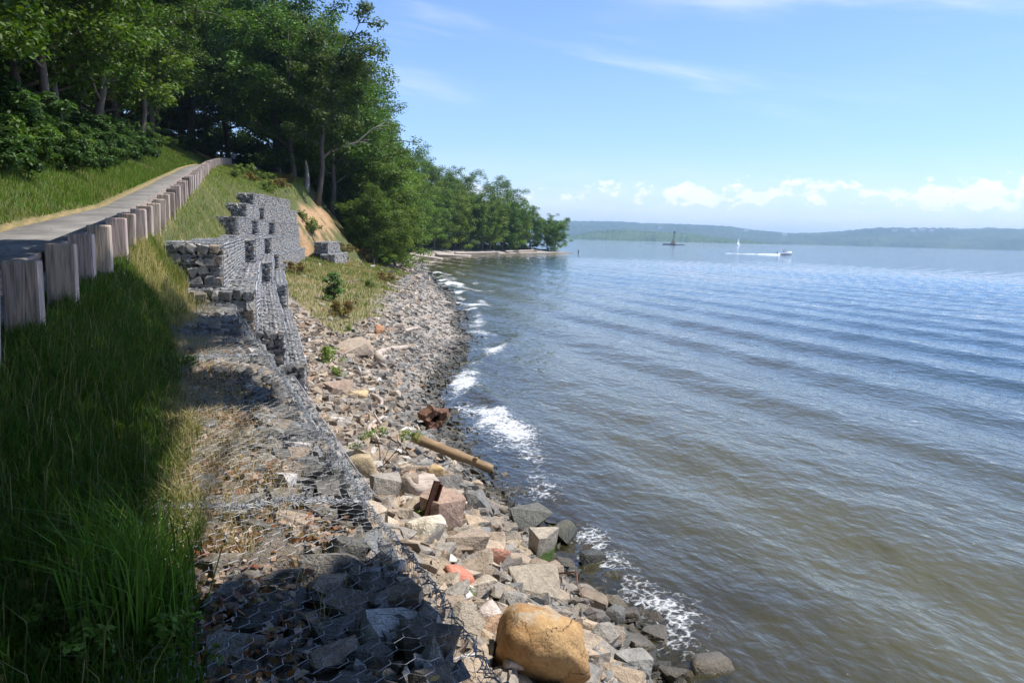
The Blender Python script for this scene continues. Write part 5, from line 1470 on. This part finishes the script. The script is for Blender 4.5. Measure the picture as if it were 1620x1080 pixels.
# near verge, long grass, base colour darkened to deepen its shade
n = 95000
y = 1.2+gg2.random(n)**1.25*17.5; x = gg2.uniform(-3.0, 0.2, n)
ok = (x < wallback(y)+0.14+0.26*sstep(13.5, 16, y)+0.75*(fbm(x*1.3, y*1.3, 311)-0.42)) & (x > -2.15)
x, y = x[ok], y[ok]; n = len(x)
tall = 0.10+0.16*fbm(x*0.8, y*0.8, 312, 3)*gg2.uniform(0.6, 1.4, n)
edge_d = np.clip((wallback(y)+0.2+0.26*sstep(13.5, 16, y)-x)/0.45, 0, 1)
drn = (-0.42-0.25*sstep(0.2, 0.6, edge_d)+0.75*sstep(0.5, 0.0, edge_d)*sstep(3, 5, y)+0.95*sstep(12.0, 14.5, y)*sstep(0.9, 0.3, wallback(y)-x))
zg1 = np.where((y < 18.1) & (x > wallback(y)-0.1), np.maximum(terrain(x, y), near_top(x, y)-0.03), terrain(x, y))
set1 = blades(x, y, zg1, tall, gg2.uniform(0.004, 0.008, n)*(1+y*0.05), gg2, gcol(x, y, gg2, drn, 1, (0.058, 0.115, 0.015)), 0.6)
# verge between posts and wall, further on
n = 80000
y = 15+gg2.random(n)**1.4*80; x = gg2.uniform(-1.75, 8.0, n)+off(y)*0.6
wb_ = np.where(y < 67, lin(WBACK_T, y)+0.15, lin(WBACK_T, y)+0.8)
ok = (x < wb_) & (x > -1.95+off(y)) & (zone_masks(x, y)[1] < 0.4); x, y = x[ok], y[ok]; n = len(x)
dw = np.clip(wb_[ok]-x, 0, 3)
set2 = blades(x, y, terrain(x, y), gg2.uniform(0.08, 0.22, n)*(1+0.004*y), 0.010+0.0007*y*gg2.random(n), gg2, gcol(x, y, gg2, -0.05+0.45*sstep(0.9, 0.1, dw)-0.25*sstep(50, 70, y), 2, (0.165, 0.23, 0.04), (0.56, 0.45, 0.22)), 0.6, False)
# dead seed stalks standing in the long grass, and the tall straw in front of the wall end
n = 2600
y = 2+gg2.random(n)**1.1*15; x = gg2.uniform(-2.1, 0.0, n); ok = x < wallback(y)+0.2; x, y = x[ok], y[ok]; n = len(x)
set5 = blades(x, y, terrain(x, y), gg2.uniform(0.25, 0.5, n), gg2.uniform(0.003, 0.006, n), gg2, np.array([[0.20, 0.19, 0.08]])*gg2.uniform(0.5, 1.3, (n, 1)), 0.7)  # stalk colour lowered to match the deep shade around it
n = 3800
y = gg2.uniform(14.2, 18.45, n); x = gg2.uniform(-1.7, -0.35, n); ok = x < -0.92-0.5*sstep(16.8, 14.2, y)+gg2.normal(size=n)*0.22; x, y = x[ok], y[ok]; n = len(x)
set6 = blades(x, y, np.maximum(terrain(x, y), 3.36), gg2.uniform(0.15, 0.48, n), gg2.uniform(0.006, 0.012, n), gg2, gcol(x, y, gg2, 0.35, 6, (0.15, 0.21, 0.04), (0.55, 0.43, 0.22)), 0.6)
grass_obj('grass_verge', [set1, set2, set5, set6], 'long green grass with dry patches between the guardrail and the gabions')
# bank left of the path
n = 95000
y = 6+gg2.random(n)**1.1*88; x = -2.2-wleft(y)-gg2.random(n)**1.2*4.8+off(y)
set3 = blades(x, y, terrain(x, y), gg2.uniform(0.1, 0.3, n)*(1+0.002*y), 0.012+0.0009*y*gg2.random(n), gg2, gcol(x, y, gg2, -0.35, 3, (0.115, 0.19, 0.028), (0.4, 0.33, 0.15)), 0.6, False)
grass_obj('bank_grass', [set3], 'green grass on the bank along the left side of the path')
# mound below the wall
n = 90000
y = gg2.uniform(26, 88, n); x = gg2.uniform(1.5, 17, n)
mo, cl = zone_masks(x, y)[:2]
ok = (gg2.random(n) < mo*0.85); x, y = x[ok], y[ok]; n = len(x)
set4 = blades(x, y, terrain(x, y), gg2.uniform(0.1, 0.34, n), 0.014+0.0006*y*gg2.random(n), gg2, gcol(x, y, gg2, 0.12, 4, (0.13, 0.18, 0.035), (0.47, 0.37, 0.2)), 0.6, False)
grass_obj('mound_grass', [set4], 'patchy green and straw-coloured grass on the mound below the wall')
# sedge tussock at the lower left: long arching blades
p, k_ = hit(215, 985)
n = 420; a = gg2.uniform(0, 6.28, n); r_ = gg2.random(n)**0.7*0.26
x = p[0]+np.cos(a)*r_; y = p[1]+np.sin(a)*r_*1.6
V, F, C_ = blades(x, y, terrain(x, y), gg2.uniform(0.3, 0.72, n), gg2.uniform(0.006, 0.011, n), gg2, np.array([[0.10, 0.19, 0.025]])*gg2.uniform(0.7, 1.4, (n, 1)), 0.75)
obj('sedge_tussock', mesh('sedge_tussock', V-p, F, M['grass'], False, C_), None, tuple(p), label='tall tussock of long arching green blades at the gabion edge in shade', cat='grass clump')
for n_, (px, py, s_, lab) in enumerate([(140, 1062, .5, 'low broad-leaved weed at the bottom left corner'), (262, 1050, .55, 'leafy green weed at the foot of the tall tussock'), (330, 1040, .4, 'small leafy weed on the edge of the nearest gabion'), (60, 1010, .4, 'small weed in the dark grass near the left edge')]):
    p, k_ = hit(px, py)
    bush('small', p[0], p[1], s_, lab, name='weed', cat='plant', tint=(0.8, 0.95, 0.8))

# ------------------------------------------------------------------ litter on the flat gabions
n = 17000
y = 0.6+gg2.random(n)*12.5; x = near_front(y)-0.12-gg2.random(n)**0.8*1.2
dens = fbm(x*1.6, y*1.6, 321, 4)
ok = (dens > 0.44+0.18*sstep(0.7, 0.1, near_front(y)-x)) & (gg2.random(n) < np.interp(y, [0, 3, 4, 7, 10, 13], [.55, .8, 1, 1, .7, .5])); x, y = x[ok], y[ok]; n = len(x)
P = np.stack([x, y, near_top(x, y)-0.045+gg2.uniform(-0.02, 0.045, n)], -1)
V, F = leaf_geo(P, np.array([0, 0, 1.0])+gg2.normal(size=(n, 3))*0.55, gg2.uniform(0.025, 0.07, n), gg2, 0.6)
lc = np.array([[0.33, 0.21, 0.14], [0.42, 0.30, 0.22], [0.24, 0.14, 0.09], [0.48, 0.38, 0.30], [0.30, 0.12, 0.06]])[gg2.integers(0, 5, n)]*gg2.uniform(0.7, 1.2, (n, 1))
obj('dead_leaves', mesh('dead_leaves', V, F, M['grass'], False, np.repeat(lc, 4, 0)), label='brown dead leaves caught in the netting of the flat gabions', cat='leaf litter', kind='stuff')
n = 15000
y = 3.2+gg2.random(n)*15; x = near_front(y)-0.3-gg2.random(n)**0.5*1.0
ok = (fbm(x*1.3, y*1.3, 331, 3) > 0.42); x, y = x[ok], y[ok]; n = len(x)
V, F, C_ = blades(x, y, near_top(x, y)-0.05, gg2.uniform(0.06, 0.22, n), gg2.uniform(0.003, 0.006, n), gg2, np.array([[0.50, 0.38, 0.22]])*gg2.uniform(0.6, 1.2, (n, 1)), 1.15)
grass_obj('dry_grass', [(V, F, C_)], 'straw-coloured dry grass lying over the gabion netting')

# ------------------------------------------------------------------ far things on the water and the other shore
def on_water(px, d):
    """a point on the river in the direction of photo column px, d metres ahead"""
    u = (px-810)/FPX
    return np.array([(_f.x/math.cos(PITCH)+_r.x*u)*d, (_f.y/math.cos(PITCH)+_r.y*u)*d, 0.0])

def hull(L_, B_, H_, n=14, tr=0.85, flare=1.25):
    """open boat hull along +x (bow), as rings; returns V,F"""
    t_ = np.linspace(0, 1, n); prof = np.linspace(-1, 1, 9)
    V = []
    for s in t_:
        half = 0.5*B_*(tr+(1-tr)*min(1, s*3))*(1-max(0, (s-0.55)/0.45)**2.2*0.98)
        sheer = H_*(1+0.35*s**2)
        for q in prof:
            yy = half*np.sign(q)*min(1, abs(q)*1.5)**0.8*(1 if abs(q) > 0.6 else 0.85)
            zz = -0.25*H_+(sheer+0.25*H_)*max(0, (abs(q)-0.35)/0.65)
            V.append((s*L_-L_/2, yy, zz))
    k = 9; i = np.arange(n-1)[:, None]*k; j = np.arange(k-1)[None]
    F = np.stack([i+j, i+k+j, i+k+j+1, i+j+1], -1).reshape(-1, 4)
    deck = np.array([[a*k, a*k+8, (a+1)*k+8, (a+1)*k] for a in range(n-1)])
    return np.array(V), [F, deck, np.array([list(range(9))[::-1]])]

# motor boat heading right
p = on_water(1235, 335)
root = obj('motorboat', None, None, tuple(p+np.array([0, 0, 0.05])), (0, R(-4), -YAW-0.18), label='small white motorboat trailing a wake on the river', cat='boat')
V, F = hull(5.6, 2.1, 0.95)
obj('hull', mesh('hull', V, F, M['white'], True), root)
mb = MB(); mb.box((-0.5, -0.55, 0.9), (0.5, 0.55, 1.5)); obj('console', mb.mesh('console', M['white']), root)
mb = MB(); mb.add([(0.5, -.6, 1.5), (0.5, .6, 1.5), (0.25, .5, 2.0), (0.25, -.5, 2.0)], [(0, 1, 2, 3)]); mb.box((0.44, -.6, 1.5), (0.5, .6, 1.53)); obj('windshield', mb.mesh('windshield', M['glass']), root)
mb = MB(); mb.box((-3.1, -.25, 0.2), (-2.75, .25, 1.35)); obj('outboard_motor', mb.mesh('outboard_motor', M['dark']), root)
mb = MB(); [mb.tube([(x, y, .95), (x, y, 2.35)], .03, 5) for x in (-.7, .3) for y in (-.6, .6)]; mb.box((-.9, -.75, 2.35), (.5, .75, 2.42)); obj('sun_top', mb.mesh('sun_top', M['tan']), root)
# helmsman: one continuous body
def figure(name, parent, loc, rz, h=1.75, label=None, walk=0.0, shirt='shirt', bag=False):
    me = bpy.data.meshes.new('body'); bm = bmesh.new(); lay = bm.verts.layers.skin.verify()
    s = h/1.75
    J = {'pel': (0, 0, .93, .125), 'waist': (0, 0, 1.08, .12), 'chest': (0, 0, 1.3, .15), 'neck': (0, .0, 1.49, .06), 'chin': (0, .02, 1.56, .075), 'head': (0, .02, 1.66, .095), 'crown': (0, .0, 1.73, .07)}
    for sd_, sg in (('l', -1), ('r', 1)):
        w = walk*sg
        J[sd_+'hip'] = (.10*sg, 0, .88, .095); J[sd_+'knee'] = (.11*sg, .12*w, .49, .062); J[sd_+'ank'] = (.11*sg, .18*w-.02, .08, .042); J[sd_+'toe'] = (.12*sg, .18*w+.17, .035, .035)
        J[sd_+'sho'] = (.19*sg, 0, 1.42, .06); J[sd_+'elb'] = (.25*sg, -.08*w-.02, 1.14, .045); J[sd_+'wri'] = (.25*sg, -.14*w+.10, .92, .032); J[sd_+'hand'] = (.24*sg, -.16*w+.15, .84, .036)
    vs = {}
    for k, (x, y, z, r_) in J.items():
        v = bm.verts.new((x*s, y*s, z*s)); v[lay].radius = (r_*s, r_*s*(0.8 if k in ('chest', 'waist', 'pel') else 1)); vs[k] = v
    vs['pel'][lay].use_root = True
    E = [('pel', 'waist'), ('waist', 'chest'), ('chest', 'neck'), ('neck', 'chin'), ('chin', 'head'), ('head', 'crown')]
    for q in 'lr': E += [('pel', q+'hip'), (q+'hip', q+'knee'), (q+'knee', q+'ank'), (q+'ank', q+'toe'), ('chest', q+'sho'), (q+'sho', q+'elb'), (q+'elb', q+'wri'), (q+'wri', q+'hand')]
    for a, b in E: bm.edges.new((vs[a], vs[b]))
    bm.to_mesh(me); bm.free()
    tmp = bpy.data.objects.new('tmp', me); COL.objects.link(tmp)
    tmp.modifiers.new('skin', 'SKIN'); sb = tmp.modifiers.new('sub', 'SUBSURF'); sb.levels = 1; sb.render_levels = 1
    dg = bpy.context.evaluated_depsgraph_get(); fin = bpy.data.meshes.new_from_object(tmp.evaluated_get(dg)); bpy.data.objects.remove(tmp)
    fin.materials.clear()
    for mm in ('skin', shirt, 'trousers', 'hair'): fin.materials.append(M[mm])
    for f in fin.polygons:
        c = f.center/s
        f.material_index = 3 if (c.z > 1.64 and (c.y < .04 or c.z > 1.71)) else 0 if (c.z > 1.5 or (c.z < 1.12 and abs(c.x) > .2)) else 1 if c.z > .98 else 2
        f.use_smooth = True
    return obj(name, fin, parent, loc, (0, 0, rz), label=label, cat='person' if label else None)
hp = root.matrix_basis.translation
pp = on_water(1234.4, 335)
fig = figure('person', None, (pp[0]-0.6, pp[1], 0.62), -YAW-0.2-math.pi/2, 1.75, 'person in a pale shirt standing at the helm of the motorboat')
# wake: churned foam laid on the water behind the boat
a = on_water(1228, 334); b = on_water(1128, 341)
n = 120; tt = np.linspace(0, 1, n); g = np.random.default_rng(12)
cen = a+(b-a)*tt[:, None]; side = np.cross(unit(b-a), (0, 0, 1))
wd = 0.45+0.9*tt**0.5
brk = np.clip(1.15-tt*1.0+0.5*(vnoise(tt*26, tt*0, 5)-0.5)*np.where(tt < 0.35, 0, 1)*2, 0.05, 1)
V = []; nc = 9
for q in np.linspace(-1, 1, nc): V.append(cen+side*(wd*q*brk)[:, None]+np.array([0, 0, 1])[None]*(0.05+0.3*(1-abs(q))*brk*(1-tt*0.75)+0.05*g.random(n))[:, None])
V = np.stack(V, 1); i = np.arange(n-1)[:, None]*nc; j = np.arange(nc-1)[None]
F = np.stack([i+j, i+nc+j, i+nc+j+1, i+j+1], -1).reshape(-1, 4)
F = F[(np.repeat(brk[:-1], nc-1) > 0.22)]
obj('wake_foam', mesh('wake_foam', V.reshape(-1, 3), F, m_simple('foam', (0.8, 0.82, 0.84), 0.9), True), label='white foaming wake behind the motorboat', cat='wake', kind='stuff')

# sailing boat
p = on_water(1161, 1150)
root = obj('sailboat', None, None, tuple(p), (R(3), 0, -YAW+0.9), label='white sailboat under two sails in front of the far shore', cat='boat')
V, F = hull(9.5, 3.0, 1.1); obj('hull', mesh('hull', V, F, M['white'], True), root)
mb = MB(); mb.tube([(0.6, 0, .8), (0.6, 0, 13.2)], .09, 6); obj('mast', mb.mesh('mast', M['white']), root)
mb = MB(); mb.tube([(0.5, 0, 1.9), (-4.0, .3, 1.9)], .07, 6); obj('boom', mb.mesh('boom', M['white']), root)
def sail(pts, belly):
    a, b, c = [np.array(q, float) for q in pts]; V = []; F = []
    N_ = 8
    for i_ in range(N_+1):
        for j_ in range(N_+1):
            s, t_ = i_/N_, j_/N_
            q = a*(1-s)+(b*(1-t_)+c*t_)*s
            V.append(q+np.array([0, belly*math.sin(s*math.pi)*math.sin((t_*.8+.1)*math.pi), 0]))
    for i_ in range(N_):
        for j_ in range(N_): F.append((i_*(N_+1)+j_, (i_+1)*(N_+1)+j_, (i_+1)*(N_+1)+j_+1, i_*(N_+1)+j_+1))
    V = np.array(V); n = len(V); F = np.array(F)
    return np.concatenate([V, V+np.array([0, 0.02, 0])]), np.concatenate([F, F[:, ::-1]+n])
V, F = sail([(0.45, 0, 13), (0.45, 0, 2.1), (-3.9, .3, 2.1)], .5); obj('mainsail', mesh('mainsail', V, F, M['sail'], True), root)
V, F = sail([(0.8, 0, 12.2), (0.9, 0.4, 1.6), (4.6, 0, 1.3)], .6); obj('jib', mesh('jib', V, F, M['sail'], True), root)
mb = MB(); mb.box((-1.2, -.9, 1.0), (1.6, .9, 1.55)); obj('cabin', mb.mesh('cabin', M['white']), root)

# moored work barge with a crane tower
p = on_water(1059, 850)
root = obj('work_barge', None, None, tuple(p), (0, 0, -YAW-0.1), label='low dark work barge with an upright crane tower on the river', cat='barge')
mb = MB(); mb.box((-11, -3.5, -.5), (4, 3.5, 0.9)); mb.box((4.2, -3.0, -.4), (11.5, 3.0, 0.5)); obj('deck', mb.mesh('deck', M['dark']), root)
for x in (-9.5, -6.5, -3.5, 6, 9):
    mb = MB(); mb.box((x-.7, -1.2, .9 if x < 4 else .5), (x+.7, 1.2, 1.6 if x < 4 else 1.0)); obj('deck_crate', mb.mesh('deck_crate', M['tan']), root)
mb = MB(); mb.box((-2.4, -1.8, .9), (2.0, 1.8, 3.2)); mb.box((-1.4, -1.4, 3.2), (1.2, 1.4, 4.4)); obj('cab', mb.mesh('cab', M['tan']), root)
mb = MB()
for x, y in ((-.9, -.7), (.9, -.7), (-.9, .7), (.9, .7)): mb.tube([(x, y, 4.4), (x*.6+.5, y*.6, 13)], .16, 5)
for z in np.arange(5, 13, 1.6): mb.box((-.7, -.6, z), (1.0, .6, z+.18))
mb.box((-.4, -.7, 13), (1.7, .7, 14.2)); mb.tube([(.6, 0, 13.4), (2.2, 0, 11.5)], .15, 5); obj('crane_tower', mb.mesh('crane_tower', M['dark']), root)

# piling at the tip of the point
x, y = 104.5, 239.0
mb = MB(); mb.tube([(0, 0, -1.5), (0.05, 0, 1.0)], [.2, .17], 9); mb.tube([(0.05, 0, 1.0), (0.05, 0, 1.15)], [.25, .22], 9)
obj('piling', mb.mesh('piling', M['dark']), None, (x+1.5, y+0.2, tz(x+1.5, y)), label='short dark piling standing at the tip of the wooded point', cat='piling')

# walker far up the path
x, y = -0.05, 96.5
figure('person', None, (x, y, float(zpath(y))+0.01), math.pi*0.96, 1.76, 'person in a pale top and dark trousers walking where the path ends', 0.8)

# houses among the trees across the river
gh = np.random.default_rng(44)
hl = bpy.data.objects['hills']; 
hc = np.empty(len(hl.data.vertices)*3, np.float32); hl.data.vertices.foreach_get('co', hc); hc = hc.reshape(-1, 3)
for n, (px, dd, wd_, lab) in enumerate([(1432, 4455, 34, 'pale house left in the cluster on the far right hillside'), (1446, 4470, 44, 'largest pale house of the far right hillside cluster'), (1460, 4450, 30, 'pale house right in the cluster on the far right hillside'), (1502, 4560, 40, 'pale house standing alone high on the far right hillside'), (1231, 4430, 36, 'white house low on the far shore right of the sailboat'), (1171, 4700, 30, 'tiny white house near the hilltop behind the sailboat'), (1036, 4700, 26, 'tiny white house on the hill behind the barge'), (1400, 4430, 26, 'small pale house by the far water left of the cluster')]):
    q = on_water(px, dd)
    k = np.argmin(((hc[:, :2]-q[None, :2])**2).sum(1)); z = hc[k, 2]
    root = obj('house', None, None, (hc[k, 0], hc[k, 1], z), (0, 0, -YAW+gh.normal()*0.3), label=lab, cat='house', group='houses across the river')
    w, d_, h = wd_*0.5, 8, 9
    mb = MB(); mb.box((-w, -d_, -12), (w, d_, h)); obj('wall', mb.mesh('wall', M['housewall']), root)
    mb = MB(); mb.add([(-w-1, -d_-1, h+.05), (w+1, -d_-1, h+.05), (w+1, d_+1, h+.05), (-w-1, d_+1, h+.05), (-w-1, 0, h+6), (w+1, 0, h+6)], [np.array([(0, 1, 5, 4), (2, 3, 4, 5), (0, 3, 2, 1)]), np.array([(1, 2, 5), (3, 0, 4)])]); obj('roof', mb.mesh('roof', M['houseroof']), root)

# ------------------------------------------------------------------ summer haze over the river
mb = MB(); mb.box((-9200, -9200, -16), (9200, 9200, 185))
m = bpy.data.materials.new('haze'); m.use_nodes = True; t = NT(m.node_tree)
vol = t.n('ShaderNodeVolumePrincipled'); vol.inputs['Color'].default_value = (0.52, 0.75, 1.0, 1); vol.inputs['Density'].default_value = 0.00016; vol.inputs['Anisotropy'].default_value = 0.2
out = t.n('ShaderNodeOutputMaterial'); t.t.links.new(vol.outputs[0], out.inputs['Volume'])
obj('haze', mb.mesh('haze', m), label='thin blue summer haze over the river', cat='haze', kind='stuff')
